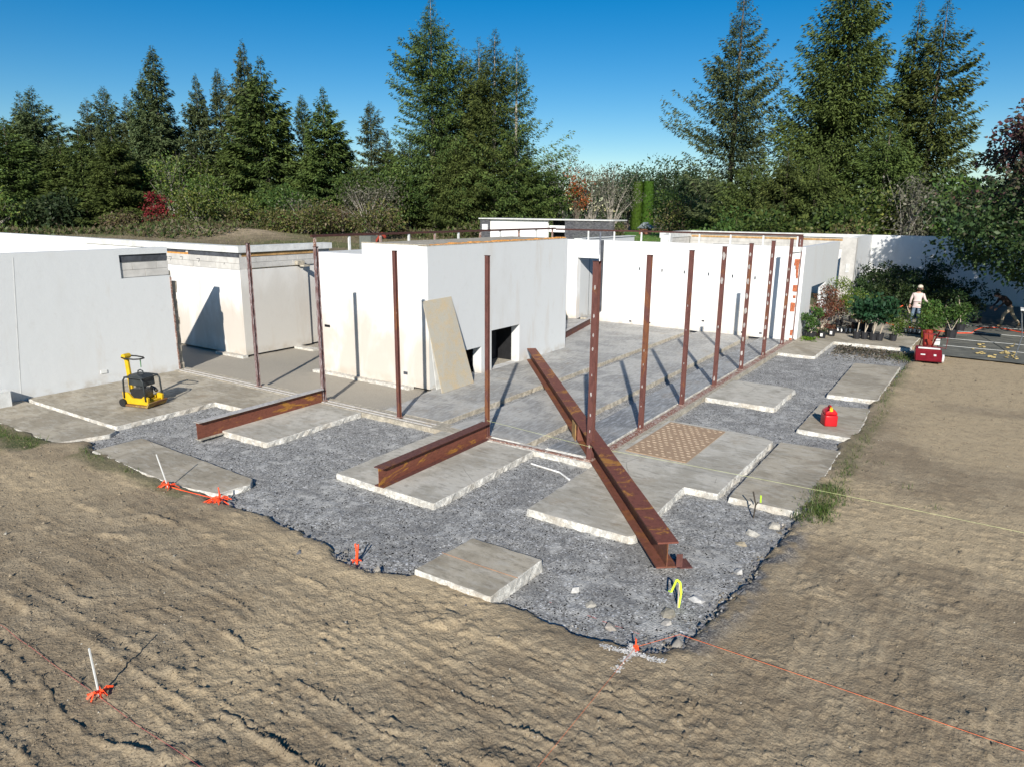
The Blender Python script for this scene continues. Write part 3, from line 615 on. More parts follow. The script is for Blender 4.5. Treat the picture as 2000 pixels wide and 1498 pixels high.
# W2: sunlit wall behind and its return
t = thing('rendered_wall', 'beige stained wall corner behind the two leftmost columns with a row of exposed blocks and a grey coping', 'wall', (3, 18, 0))
part(t, 'render', wall('y', 2.85, 3.2, [16.1, 22.6], [-.02, 3.16], solidgrid(1, 1)), M_boxfront)
part(t, 'backing', MB().box(2.9, 3.2, 16.13, 22.6, 3.162, 3.78), M_blockwall)
blocks(t, 'y', 2.9, 16.12, 22.6, 3.17, 3.62, .48, .225)
part(t, 'dark_strip', MB().box(2.872, 2.9, 16.13, 19.3, 3.62, 3.8).box(2.872, 2.9, 19.5, 26.6, 3.68, 3.82), M_darkgrey)  # dark strips paint the shadow band below the coping overhang
part(t, 'orange_foam_strip', MB().box(2.865, 2.905, 19.1, 21.3, 3.56, 3.7, .02), M_foam)
part(t, 'coping', wall('y', 2.80, 3.25, [16.02, 27], [3.8, 4.03], solidgrid(1, 1)), M_coping); part(t, 'coping', MB().box(2.83, 3.25, 27.004, 45, 3.8, 4.03), M_whiteclean)
part(t, 'long_wall', MB().box(2.86, 3.2, 22.604, 45, -.02, 3.798), M_whiteclean)
part(t, 'return_render', wall('x', 16.1, 16.45, [3.204, 6.0], [-.02, 3.16], solidgrid(1, 1)), M_beige)
part(t, 'return_corner', MB().box(2.852, 3.203, 16.097, 16.1, -.02, 3.158), M_beige)
part(t, 'return_end', MB().box(6.02, 6.9, 16.2, 16.5, -.02, 3.2), M_beige); part(t, 'joint_groove', MB().box(6.003, 6.017, 16.16, 16.3, 0, 3.2), M_darkgrey)
part(t, 'return_backing', MB().box(3.204, 7.25, 16.16, 16.5, 3.204, 3.8), M_blockwall)
blocks(t, 'x', 16.16, 2.9, 7.25, 3.21, 3.62, .48, .205)
part(t, 'ochre_strip', MB().box(3.0, 6.5, 16.12, 16.15, 3.64, 3.76, .008), M_foam2); part(t, 'return_coping', MB().box(3.254, 7.3, 16.04, 16.55, 3.8, 4.03), M_coping)
part(t, 'footing_ledge', MB().box(2.62, 2.85, 16.0, 17.7, -.3, -.01).box(5.1, 5.45, 15.0, 16.1, -.3, -.02), M_edge)
part(t, 'lintel_stub', MB().box(5.4, 5.75, 15.95, 16.12, 3.22, 3.38).box(5.5, 5.8, 15.7, 15.95, 3.16, 3.22), M_edge_beige)
for q, (yy, zz) in enumerate([(17.05, 3.42), (18.65, 3.43), (19.75, 3.45), (20.55, 3.42), (20.85, 3.43)]):
    part(t, 'tie_mark', MB().beam((2.868, yy, zz-.09), (2.868, yy-.1, zz+.05), .02, .006, (1, 0, 0)).beam((2.868, yy-.1, zz+.05), (2.868, yy+.1, zz+.05), .02, .006, (1, 0, 0)), M_darkgrey)
# side wall behind box (return y 12)
# the white block
t = thing('white_block', 'tall white block with a stained front and two black openings at its foot', 'building', (7, 9, 0))
hz = [-.02, 0, .92, 1.38, 4.33]; us = [2.88, 4.6, 5.58, 6.18, 7.93, 11.33]
sol = solidgrid(5, 4, [(1, 1), (3, 1), (3, 2)]); part(t, 'side_render', wall('x', 7.1, 7.45, us, hz, sol), M_shadewash)  # side coloured greyer than the front to carry its shade
part(t, 'front_render', wall('y', 2.877, 3.2, [7.452, 9.8, 12.0], [-.02, 3.99, 4.35], solidgrid(2, 2, [(1, 1)])), M_boxfront)
part(t, 'front_corner', MB().box(2.877, 2.88, 7.1, 7.45, -.02, 4.33), M_boxfront)
part(t, 'back_wall', MB().box(3.21, 11.33, 9.5, 9.8, -.02, 4.33), M_white); part(t, 'end_wall', MB().box(11.0, 11.33, 7.46, 9.49, -.02, 4.33), M_white)
part(t, 'low_room_wall', MB().box(3.21, 11.3, 11.7, 12.0, -.02, 3.99), M_shadewash)
part(t, 'roof_slab', MB().box(3.0, 11.2, 7.2, 9.7, 4.2, 4.36), M_edge_beige)
cp = MB(); nx = 60
for i in range(nx):
    x0 = 2.95+8.3*i/nx; cp.box(x0, x0+8.3/nx, 7.16+random.uniform(-.02, .02), 7.3+random.uniform(-.02, .1), 4.31, 4.37+random.uniform(0, .035)*(1 if i > 8 else .3), .006)
part(t, 'foam_crust', cp, M_foam); part(t, 'rough_cap', MB().box(2.87, 3.02, 7.12, 9.8, 4.352, 4.385).box(2.9, 11.3, 7.12, 7.17, 4.333, 4.36), M_edge_beige)
part(t, 'footing_ledge', MB().box(2.66, 2.876, 7.75, 12.2, -.3, -.015), M_edge)
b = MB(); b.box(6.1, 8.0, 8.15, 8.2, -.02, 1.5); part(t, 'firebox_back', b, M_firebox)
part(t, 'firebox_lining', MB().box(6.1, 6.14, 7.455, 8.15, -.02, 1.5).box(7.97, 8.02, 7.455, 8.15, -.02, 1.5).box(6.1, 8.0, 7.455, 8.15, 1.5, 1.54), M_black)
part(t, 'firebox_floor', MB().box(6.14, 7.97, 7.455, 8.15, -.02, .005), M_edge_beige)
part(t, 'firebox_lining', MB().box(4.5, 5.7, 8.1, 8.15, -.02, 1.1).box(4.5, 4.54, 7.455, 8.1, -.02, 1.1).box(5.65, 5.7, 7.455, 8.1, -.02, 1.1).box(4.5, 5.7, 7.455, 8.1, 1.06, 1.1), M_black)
part(t, 'orange_foam_strip', MB().box(2.9, 3.0, 12.0, 12.08, 2.9, 3.6, .02), M_foam)
part(t, 'outlet_box', MB().box(2.86, 2.88, 11.45, 11.7, 1.5, 1.58), M_black); part(t, 'outlet_box', MB().box(2.86, 2.88, 8.0, 8.16, .33, .42), M_darkgrey)
# white long wall with columns' shadows
t = thing('rendered_wall', 'long brilliant white wall behind the right row of columns with a doorway and a broken right end', 'wall', (18.8, 5, 0))
part(t, 'render', wall('y', 18.7, 19.05, [-.04, 9.4, 10.66, 12.2], [-.02, 3.1, 3.99], solidgrid(3, 2, [(1, 0)])), M_white)
for yy, zz in [(7.25, 2.72), (6.1, 2.7), (5.0, 2.68), (3.85, 2.65), (2.75, 2.62), (1.75, 2.6)]: part(t, 'anchor_hole', MB().box(18.69, 18.7, yy-.03, yy+.03, zz-.08, zz+.06), M_darkgrey)
for yy, zz in [(6.6, .12), (3.95, .45), (2.1, .1), (1.3, .14), (7.6, .1)]: part(t, 'outlet_box', MB().box(18.685, 18.7, yy-.06, yy+.06, zz, zz+.07), M_darkgrey)
b = MB(); z = .0
while z < 3.7:
    h = random.uniform(.08, .3)
    if random.random() < .68: b.box(18.66, 18.72, -.06+random.uniform(0, .03), .02+random.uniform(0, .14), z, min(z+h, 3.75), .008)
    z += h
part(t, 'brick_scar', b, M_brick); part(t, 'chipped_cap', MB().box(18.6, 19.0, -.06, .25, 3.78, 4.0, .03), M_coping)
t = thing('rendered_wall', 'side wall in pale grey shade tone with a small square window hole, right of the columns', 'wall', (23, 0, 0))
part(t, 'render', wall('x', -.16, .14, [19.1, 21.15, 24.35, 27.1], [-.02, .72, 2.13, 3.97], solidgrid(3, 3, [(1, 1)])), M_shadewash)
part(t, 'pale_return', MB().box(19.06, 19.098, -.165, .12, -.02, 3.96), M_whiteclean)
# room beyond
t = thing('rendered_wall', 'far block-topped wall with ochre strip and white coping behind the right columns', 'wall', (39.5, 6, 0))
part(t, 'render', MB().box(39.5, 39.85, .3, 12.4, -.02, 3.0), M_white); part(t, 'backing', MB().box(39.56, 39.85, .3, 12.4, 3.004, 3.99), M_blockwall)
blocks(t, 'y', 39.56, .3, 12.3, 3.05, 3.55, .9, .25); part(t, 'ochre_strip', MB().box(39.53, 39.56, .4, 12.3, 3.58, 3.7, .006), M_foam2)
part(t, 'coping', MB().box(39.45, 39.9, .3, 12.6, 3.8, 4.02), M_coping); part(t, 'slit_window', MB().box(39.5, 39.555, 7.0, 10.6, 3.02, 3.12), M_black)
part(t, 'side_wall', MB().box(34.6, 39.44, 12.4, 12.75, -.02, 3.6), M_blockwall); part(t, 'side_coping', MB().box(34.5, 39.44, 12.35, 12.8, 3.604, 4.02), M_coping)
blocks(t, 'x', 12.4, 34.8, 39.3, 2.9, 3.55, .9, .22)
t = thing('rendered_wall', 'white wall at the right in the blue shade of the maple, with the grey pier at its left end', 'wall', (38, -4, 0))
part(t, 'render', MB().box(39.0, 39.35, -16, -.11, -.02, 4.03), M_whiteclean); part(t, 'return_render', MB().box(33.0, 39.0, -.1, .29, -.02, 4.03), M_shadewash)
part(t, 'pier', MB().box(32.6, 32.99, -.14, .62, -.02, 4.0, .01), M_blockwall); part(t, 'outlet_box', MB().box(32.57, 32.6, .1, .3, 2.0, 2.5).box(32.57, 32.6, .15, .3, 1.3, 1.5), M_coping)
t = thing('rendered_wall', 'grooved corridor wall in grey shade tone seen through the doorway in the white wall', 'wall', (22, 11, 0))
part(t, 'render', MB().box(19.1, 25.6, 10.7, 11.05, -.02, 3.99), M_shadewash); part(t, 'joint_groove', MB().box(20.1, 20.125, 10.69, 10.7, 0, 3.2).box(21.4, 21.425, 10.69, 10.7, 0, 3.2).box(22.7, 22.725, 10.69, 10.7, 0, 3.2), M_darkgrey)
part(t, 'coping', MB().box(19.1, 25.7, 10.65, 11.1, 3.995, 4.03), M_coping)
t = thing('wall_stub', 'small pale block of masonry poking up behind the white wall near the rail', 'wall', (30, 11, 0)); part(t, 'block', MB().box(29.6, 30.3, 10.2, 10.7, -.02, 4.0, .04), M_coping)
# roof rail
t = thing('roof_rail', 'thin dark steel rail running round above the walls on short posts', 'rail', (10, 8, 4))
part(t, 'rail_bar', MB().box(2.85, 18.85, 12.06, 12.16, 4.47, 4.55), M_rail); part(t, 'rail_bar', MB().box(18.82, 18.9, -.05, 12.05, 4.43, 4.51), M_rail)
for i in range(11): part(t, 'rail_post', MB().box(2.95+i*1.56, 3.03+i*1.56, 12.08, 12.14, 3.95, 4.47), M_coping if i % 2 else M_sillrust)
for i in range(8): part(t, 'rail_post', MB().box(18.83, 18.89, .12+i*1.43, .19+i*1.43, 3.96, 4.43), M_coping)
t = thing('galvanised_pole', 'shiny galvanised pole standing against the white wall beside the doorway', 'pole', (18.6, 9.36, 0))
part(t, 'pole', MB().tube([(18.6, 9.36, .1), (18.6, 9.36, 4.4)], .045, 8), M_galv, smooth=True); part(t, 'bracket', MB().box(18.62, 18.7, 9.3, 9.42, 3.4, 3.5).box(18.55, 18.7, 9.2, 9.3, .5, 4.0), M_darkgrey)
# far stone building
t = thing('stone_house', 'far low house with white walls between grey ledge-stone ends under the tall spruces', 'building', (56, 35, 0))
n = NT('ledge_stone'); c = n.mix(n.ramp(n.noise(3, 5, .7, vec=n.map((1, 1, 5))), .35, .7), (.06, .062, .07), (.17, .17, .18)); M_ledge = n.done(c, .9)
part(t, 'white_wall', MB().box(55, 55.3, 34.3, 42.2, 0, 4.35), M_whiteclean); part(t, 'roof_edge', MB().box(54.6, 58, 26.2, 43.4, 4.38, 4.5), M_coping)
b = MB()
for (y0, y1) in ((26.3, 32.0), (42.0, 43.3)):
    z = 0
    while z < 4.35:
        y = y0
        while y < y1:
            l = random.uniform(.3, .9); b.box(54.8-random.uniform(0, .08), 55.2, y, min(y+l, y1)-.02, z, z+.1); y += l
        z += .125
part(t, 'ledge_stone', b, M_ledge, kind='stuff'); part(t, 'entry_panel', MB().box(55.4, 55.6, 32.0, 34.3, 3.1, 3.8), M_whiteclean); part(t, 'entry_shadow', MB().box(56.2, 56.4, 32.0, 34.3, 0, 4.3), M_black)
part(t, 'step_block', MB().box(54.6, 55.0, 42.2, 42.9, 3.2, 3.8), M_whiteclean)
t = thing('garden_shed', 'tiny shed with a grey pitched roof beside the clipped cypress pair', 'shed', (101.7, 43, 1.3))
part(t, 'walls', MB().box(101, 102.6, 42.2, 43.8, 1, 2.6), plain('shed_wood', (.3, .13, .08))); part(t, 'roof', MB().extr([(41.8, 2.6), (44.2, 2.6), (43, 3.6)], 'x', 100.8, 102.8), plain('slate_roof', (.2, .23, .25)))
t = thing('excavator', 'red excavator arm just visible over the rail among the bushes', 'excavator', (46.4, 50.6, 0))
M_red = plain('red_machine_paint', (.3, .05, .03), .4)
part(t, 'cab', MB().box(45.5, 47.3, 51.8, 53.6, .4, 2.4, .02), plain('cab_green_grey', (.14, .15, .13))); part(t, 'boom', MB().beam((46.4, 52, 1.6), (46.4, 50.9, 2.75), .22, .26).beam((46.4, 50.9, 2.75), (46.2, 50.2, 2.3), .2, .24), M_red); part(t, 'track', MB().box(45.3, 47.6, 51.4, 54, -.1, .4), M_black)
# ------------------------------------------------------------------ boards
def board(corn, th, name, label, mat, base=None):
    c = [Vector(p) for p in corn]; nrm = (c[1]-c[0]).cross(c[3]-c[0]).normalized()*th; base = base or tuple(c[0])
    b = MB().add([p for p in c]+[p-nrm for p in c], [(0, 1, 2, 3), (7, 6, 5, 4), (0, 4, 5, 1), (1, 5, 6, 2), (2, 6, 7, 3), (3, 7, 4, 0)])
    o = b.obj(name, mat, base=base); o.location = base; return tag(o, label, 'board')
n = NT('weathered_osb'); c = n.mix(n.ramp(n.noise(3, 8, .75), .4, .66), (.44, .41, .34), (.5, .40, .26)); c = n.mix(n.ramp(n.noise(40, 5, .7), .5, .7, 0, .55), c, (.3, .24, .15)); M_osb = n.done(c, .9, [(n.noise(50, 4), .3, .005)])
board([(2.66, 6.42, .005), (4.31, 6.46, .005), (3.98, 7.09, 2.76), (2.62, 7.09, 2.74)], .02, 'plywood_sheet', 'weathered plywood sheet leaning tilted against the white block', M_osb)
board([(2.92, 6.86, .005), (3.5, 6.88, .005), (3.3, 7.09, 1.9), (2.9, 7.09, 1.9)], .015, 'plywood_strip', 'narrow pale strip standing behind the leaning plywood sheet', M_coping)
n = NT('golden_plywood'); M_gold = n.done(n.mix(n.ramp(n.noise(4, 5, vec=n.map((1, 1, 6))), .4, .6), (.5, .37, .18), (.58, .45, .25)), .8)
board([(17.9, 12.0, .01), (17.9, 10.72, .01), (18.6, 11.5, 2.0), (18.66, 12.0, 2.3)], .02, 'plywood_sheet', 'golden plywood sheet propped behind the far end of the white block', M_gold)
t = thing('patterned_board', 'tan board with rows of pale dabs lying flat on the T-shaped slab', 'board', (2.4, -1.1, .005))
n = NT('tan_board'); M_tanb = n.done(n.mix(n.ramp(n.noise(25, 6, .7), .4, .7), (.33, .225, .145), (.42, .30, .2)), .9)
part(t, 'sheet', MB().box(1.04, 3.82, -1.84, -.38, .004, .02), M_tanb); b = MB()
for i in range(17):
    for j in range(9):
        if random.random() < .1: continue
        cx = 1.15+i*.16+random.uniform(-.012, .012); cy = -.47-j*.16-(i % 2)*.08; n_ = 7
        if cy < -1.79: continue
        s_ = random.uniform(.75, 1.15); b.prism([(cx+s_*.026*math.cos(2*PI*k/n_), cy+s_*.05*math.sin(2*PI*k/n_)) for k in range(n_)], .021, .025)
part(t, 'pale_dabs', b, plain('pale_adhesive', (.62, .48, .33)), kind='stuff')
t = thing('white_strip', 'bent white trim strip lying on the gravel beside the corner column', 'strip', (-.9, .4, -.14))
part(t, 'strip', MB().tube([(-.72, 1.1, -.1), (-.8, .7, -.09), (-.83, .3, -.1), (-1.08, -.08, -.1)], .022, 5), M_whiteclean)
for q, (px, py) in enumerate([(-1.1, .35), (-1.2, .2), (-1.05, .12)]): pass
# ------------------------------------------------------------------ plate compactor
M_yel = plain('yellow_paint', (.60, .38, .015), .4, var=.1); M_dk = plain('charcoal_frame', (.035, .04, .042), .45, var=.2); M_eng = plain('engine_metal', (.10, .10, .10), .4, .6, .4, 20); M_rub = plain('black_rubber', (.02, .02, .02), .8)
def arr(t, n, b, m, **k): return b.obj(n, m, t, **k)
t = thing('plate_compactor', 'yellow and black plate compactor with an upright handle standing on the left slab', 'compactor', (-3.18, 12.45, -.01), R(196))
arr(t, 'base_plate', MB().extr([(-.52, .16), (-.44, .03), (.44, .03), (.52, .16), (.49, .18), (.42, .08), (-.42, .08), (-.49, .18)], 'x', -.34, .34), rustmat('worn_plate', (.3, .2, .06), (.2, .09, .04), (.45, .4, .3), .5, .6))
arr(t, 'body', MB().extr([(-.43, .09), (.43, .09), (.45, .3), (.3, .34), (.2, .26), (-.1, .26), (-.25, .4), (-.43, .42)][::-1], 'x', -.29, -.22).extr([(-.43, .09), (.43, .09), (.45, .3), (.3, .34), (.2, .26), (-.1, .26), (-.25, .4), (-.43, .42)][::-1], 'x', .22, .29).box(-.219, .219, -.4, .4, .09, .2), M_yel, bevel=.012)
for s in (-1, 1):
    arr(t, 'frame_hoop', MB().tube([(s*.3, -.36, .25), (s*.3, -.34, .75), (s*.3, -.27, .84), (s*.3, .27, .84), (s*.3, .34, .75), (s*.3, .38, .2)], .024, 8), M_dk, smooth=True)
arr(t, 'frame_crossbar', MB().tube([(-.3, -.3, .83), (.3, -.3, .83)], .02, 6), M_dk); arr(t, 'frame_crossbar', MB().tube([(-.3, .3, .83), (.3, .3, .83)], .02, 6), M_dk)
arr(t, 'engine_block', MB().box(-.17, .17, -.2, .2, .22, .5).lathe((.0, -.05, .5), [(.13, 0), (.13, .08), (.09, .12)], 12).box(-.24, -.17, -.12, .14, .3, .46), M_eng, bevel=.01)
arr(t, 'exhaust', MB().tube([(-.2, .1, .5), (-.24, .2, .44), (-.22, .28, .38)], .05, 8), M_eng); arr(t, 'drive_belt_cover', MB().lathe((.0, .0, 0), [(.001, 0)], 3) if False else MB().box(.18, .23, -.2, .28, .22, .5), M_rub, bevel=.015)
arr(t, 'tank_hood', MB().extr([(-.27, .6), (.27, .58), (.25, .84), (.1, .9), (-.24, .9)][::-1], 'x', -.21, .21), M_dk, bevel=.03)
arr(t, 'lifting_eye', MB().tube([(0, -.1, .9), (0, -.08, .98), (0, 0, 1.01), (0, .08, .98), (0, .1, .9)], .018, 6), M_dk)
arr(t, 'handle_column', MB().beam((0, -.38, .35), (0, -.44, 1.28), .12, .07, (1, 0, 0)), M_yel, bevel=.01)
arr(t, 'control_head', MB().tube([(-.11, -.45, 1.36), (.11, -.45, 1.36)], [.075, .075], 10), M_yel, bevel=.006)
arr(t, 'handle_loop', MB().tube([(-.15, -.46, 1.35), (-.2, -.3, 1.34), (-.17, -.02, 1.33), (-.08, .1, 1.33), (.08, .1, 1.33), (.17, -.02, 1.33), (.2, -.3, 1.34), (.15, -.46, 1.35)], .02, 6), M_rub)
arr(t, 'green_tag', MB().box(-.03, .0, .02, .03, 1.08, 1.32), plain('green_tag', (.2, .4, .2)))
arr(t, 'transport_wheel', MB().tube([(-.36, -.4, .12), (-.3, -.4, .12)], .11, 14), M_rub); arr(t, 'transport_wheel', MB().tube([(.3, -.4, .12), (.36, -.4, .12)], .11, 14), M_rub)
# ------------------------------------------------------------------ fuel can
M_fuel = plain('red_plastic', (.5, .015, .02), .3, var=.15)
t = thing('fuel_can', 'red plastic fuel can with a yellow spout cap on the brown slab', 'fuel can', (6.15, -3.85, -.02), R(28))
arr(t, 'body', MB().prism([(-.2, -.16), (.2, -.16), (.2, .16), (-.2, .16)], 0, .3).extr([(-.16, .3), (.16, .3), (.14, .38), (.04, .46), (-.08, .44), (-.15, .36)][::-1], 'x', -.16, .19), M_fuel, bevel=.035, smooth=True)
arr(t, 'handle', MB().tube([(.15, .0, .42), (.1, 0, .5), (-.02, 0, .5), (-.08, 0, .44)], .025, 6), M_fuel, smooth=True)
arr(t, 'spout_cap', MB().tube([(-.14, .02, .42), (-.17, .03, .5)], [.05, .035], 8).tube([(-.17, .03, .49), (-.3, .1, .5)], .016, 5), plain('yellow_cap', (.75, .5, .03), .4))
# ------------------------------------------------------------------ stakes, ribbons, strings
def ribbon(b, pts, w_=.03):
    for i in range(len(pts)-1): b.beam(pts[i], pts[i+1], w_*random.uniform(.7, 1.3), .004, (random.uniform(-1, 1), random.uniform(-1, 1), .3))
def tuft(b, x, y, z, r0, n=9, w_=.022):
    for _ in range(n):
        a = random.uniform(0, 2*PI); l = r0*random.uniform(.4, 1); p = (x, y, z+random.uniform(0, .08)); m_ = (x+.5*l*math.cos(a), y+.5*l*math.sin(a), z+random.uniform(.02, .1)); e = (x+l*math.cos(a), y+l*math.sin(a), z+random.uniform(-.0, .03)); ribbon(b, [p, m_, e], w_)
def stake(x, y, z, h, label, rodm, tape, tilt=(0, 0), rr=.012, nt_=10, tr=.16, up=.12):
    t = thing('survey_stake', label, 'stake', (x, y, z))
    arr(t, 'rod', MB().tube([(0, 0, -.1), (tilt[0], tilt[1], h)], rr, 5), rodm); b = MB(); tuft(b, 0, 0, .02, tr, nt_); ribbon(b, [(0, 0, .0), (.01, 0, up*.5), (0, .01, up)], .032); arr(t, 'tape', b, tape)
    return t
stake(-10.22, .93, -.03, .62, 'thin white rod with orange tape standing in the dirt at the lower left', M_coping, M_orange, (-.03, .02))
stake(-6.25, 6.12, .0, .7, 'thin rod with orange tape at the left leaning over the dusty slab', M_coping, M_orange, (-.12, .12), tr=.3, nt_=12)
stake(-6.06, 4.75, -.05, .25, 'short stake buried in a crumple of orange tape at the gravel corner', M_orange, M_orange, (0, 0), nt_=22, tr=.32, up=.3)
stake(-6.2, .95, -.12, .36, 'stubby orange taped stake on the gravel left of the lone slab', M_orange, M_orange, (-.02, -.08), nt_=7, tr=.12, up=.34)
stake(-5.95, -3.78, -.06, .2, 'orange taped corner stake over a white paint cross in the foreground', M_orange, M_orange, (0, 0), nt_=8, tr=.08, up=.22)
t = thing('survey_ribbon', 'lime ribbon looped on a short rod on the gravel near the front corner', 'ribbon', (-4.5, -3.8, -.15)); b = MB(); ribbon(b, [(0, 0, 0), (.02, -.02, .25), (-.0, .0, .42), (.02, .06, .44), (.05, .14, .2), (.1, .2, .18)], .028); arr(t, 'ribbon', b, M_lime); arr(t, 'rod', MB().tube([(0, .01, 0), (0, .01, .4)], .01, 5), M_wood)
t = thing('twig', 'dark forked twig with a lime ribbon standing in front of the brown slab', 'twig', (-.75, -3.82, -.15)); arr(t, 'stem', MB().tube([(0, 0, 0), (.0, -.02, .3), (.06, .06, .52)], .014, 5).tube([(0, -.02, .28), (0, -.06, .36)], .01, 4), M_wood2); b = MB(); ribbon(b, [(.02, -.1, .35), (.0, -.1, .5)], .04); arr(t, 'ribbon', b, M_lime)
b = MB(); ribbon(b, [(-6.25, 6.1, .02), (-6.2, 5.8, .0), (-6.18, 5.4, .02), (-6.1, 5.05, .0), (-6.06, 4.8, .02)], .014); o = b.obj('tape_strand', M_orange, base=(-6.2, 5.4, 0)); o.location = (-6.2, 5.4, 0); tag(o, 'orange tape strand lying between the two left stakes', 'tape')
def string(pts, r0, mat, label):
    b = MB().tube(pts, r0, 4); o = b.obj('string_line', mat, base=pts[0]); o.location = pts[0]; return tag(o, label, 'string')
string([(-.06, 2.8, .45), (-.1, 0.0, .35), (.16, -2.04, .3), (.27, -5.09, .3), (.25, -9.5, .3)], .0026, M_stringY, 'thin yellow-green string stretched past the corner column to the right edge')
string([(-5.95, -3.78, .03), (-5.38, -4.15, .04), (-5.38, -6, .05), (-5.36, -9.5, .05)], .003, M_stringO, 'taut orange string running from the corner stake to the lower right')
string([(-5.95, -3.78, .03), (-8.3, -3.82, .05), (-9.6, -3.85, .05)], .002, M_stringO, 'faint orange string running from the corner stake straight towards the viewer')
pts = [(-10.25, 3.6-.35*i, float(dirt_h(np.array([-10.25]), np.array([3.6-.35*i]))[0])+.012) for i in range(24)]; string(pts, .0025, M_stringP, 'dusty pink string lying on the dirt through the lower left stake')
b = MB(); pts = [(-5.42+random.uniform(-.01, .01), y, -.135+.0*y) for y in np.linspace(-1.8, -4.0, 24)]; string(pts, .003, M_stringP, 'dull red string lying on the gravel right of the lone slab')
string([(-5.42, -.18, .068), (-5.42, -.9, .068), (-5.4, -1.62, .066)], .006, plain('faded_orange', (.36, .2, .12)), 'faded orange line lying across the lone slab')
# white paint cross
n = NT('sprayed_white_paint'); n.done(n.mix(n.ramp(n.noise(60, 4), .4, .6), (.2, .16, .11), (.75, .73, .7)), .9)
def decal(name, pts_fn, mat, label, cat='paint mark'):
    V, F = pts_fn(); o = link(name, npmesh(name, V, F), mat); return tag(o, label, cat)
Pc = []
for (dx, dy, ln) in ((-1, .05, .42), (.15, -1, .42), (-.2, 1, .42), (.9, .4, .2)):
    L_ = math.hypot(dx, dy); sg = rng.random(230)*ln; of = rng.normal(0, .026, 230); Pc.append(np.stack([-6.06+dx/L_*sg-dy/L_*of, -3.78+dy/L_*sg+dx/L_*of], -1))
Pc = np.concatenate(Pc); N = len(Pc); zc = dirt_h(Pc[:, 0], Pc[:, 1])+.012+.02*(np.abs(polysd(GP, Pc[:, 0], Pc[:, 1])) < .3); an = rng.uniform(0, 6.28, N)
D = np.stack([np.cos(an), np.sin(an), rng.normal(0, .2, N)], -1); S = np.stack([-np.sin(an), np.cos(an), 0*an], -1)
o = link('paint_cross', crown_mesh('paint_cross', [quads(np.stack([Pc[:, 0], Pc[:, 1], zc], -1), D, S, rng.uniform(.012, .035, N), rng.uniform(.01, .028, N), np.full((N, 3), .7))]), plain('white_marking_paint', (.66, .64, .6), .9)); tag(o, 'sprayed white paint cross on the dirt round the corner stake', 'paint mark')
# ------------------------------------------------------------------ foliage builders
def conifer_mesh(seed, H, Rr, nbr, base=.04, droop=.32, lift=.22, c=((.028, .05, .018), (.05, .085, .028), (.07, .10, .035)), power=.85, tl=.55, dens=1., jag=.3, asym=0.):
    g = np.random.default_rng(seed); parts = []
    u = g.random(nbr)**.8; z0 = (base+(1-base)*u)*H; az = np.arange(nbr)*2.39996+g.normal(0, .3, nbr)
    prof = (1-u)**power*(.75+.25*np.cos(u*9+seed)) if jag > .4 else (1-u)**power
    prof = prof*(1-.5*sstep(.68, 1., u)); lob = 1+.25*np.sin(az*2+seed)+.2*np.sin(az*3+2*seed+u*6)*jag/.3
    Lb = Rr*np.maximum(prof, .035)*g.uniform(1-jag, 1+jag*.6, nbr)*lob*(1+asym*np.cos(az))
    nt_ = np.maximum(5, (Lb*17*dens/tl*.6)).astype(int); bi = np.repeat(np.arange(nbr), nt_); Nt = len(bi)
    s = g.random(Nt)**.75*.92+.08; L = Lb[bi]; ca, sa = np.cos(az[bi]), np.sin(az[bi]); lat = g.normal(0, .17, Nt)*L*(1.15-s)+g.normal(0, .05, Nt)
    up = u[bi]; lf = lift+.5*up; z = z0[bi]+L*(-(droop)*s+lf*s*s)+g.normal(0, .05, Nt)*(1+.3*L)-np.abs(g.normal(0, .1, Nt))
    P = np.stack([ca*L*s-sa*lat, sa*L*s+ca*lat, z], -1)
    sg = np.sign(lat)[:, None]; D = unit(np.stack([ca, sa, -.15+0*ca], -1)+sg*np.stack([-sa, ca, 0*ca], -1)*g.uniform(0, .9, (Nt, 1))+g.normal(0, .35, (Nt, 3))+np.array([0, 0, -.35]))
    S = unit(np.cross(D, unit(g.normal(0, 1, (Nt, 3))+np.array([0, 0, 1.6]))))
    ln = tl*g.uniform(.5, 1.2, Nt)*(.34+.66*np.clip(L/Rr*2.2, 0, 1)); W = ln*g.uniform(.2, .38, Nt)
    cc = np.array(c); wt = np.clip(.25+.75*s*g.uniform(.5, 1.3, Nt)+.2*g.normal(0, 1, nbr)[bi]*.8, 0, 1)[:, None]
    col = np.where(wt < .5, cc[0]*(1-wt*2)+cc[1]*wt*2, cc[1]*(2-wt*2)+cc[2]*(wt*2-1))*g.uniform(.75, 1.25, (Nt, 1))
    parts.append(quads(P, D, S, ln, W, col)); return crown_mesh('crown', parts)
def trunk_mesh(H, r0, lean=0., limbs=0, seed=0, R_=1.):
    b = MB(); g = random.Random(seed)
    b.tube([(0, 0, -.3), (lean*.2, 0, H*.3), (lean*.5, 0, H*.65), (lean, 0, H*.97)], [r0, r0*.75, r0*.42, r0*.06], 7)
    for i in range(limbs):
        z = H*g.uniform(.1, .75); a = g.uniform(0, 6.28); l = R_*(1-z/H)*g.uniform(.5, .9); b.tube([(lean*z/H, 0, z), (l*.5*math.cos(a), l*.5*math.sin(a), z-.05*l), (l*math.cos(a), l*math.sin(a), z+.05*l)], [r0*.16, r0*.1, .02], 4, cap=False)
    return b.mesh('trunk')
def place_tree(name, label, cat, loc, crown, trunk, mc, mt, scale=(1, 1, 1), rz=0, group=None):
    t = thing(name, label, cat, loc, rz, group); t.scale = scale
    link('crown', crown, mc, t); link('trunk', trunk, mt, t); return t
def gz(x, y): return float(far_h(np.array([float(x)]), np.array([float(y)]))[0])
GC = 'tall conifers along the back of the field'
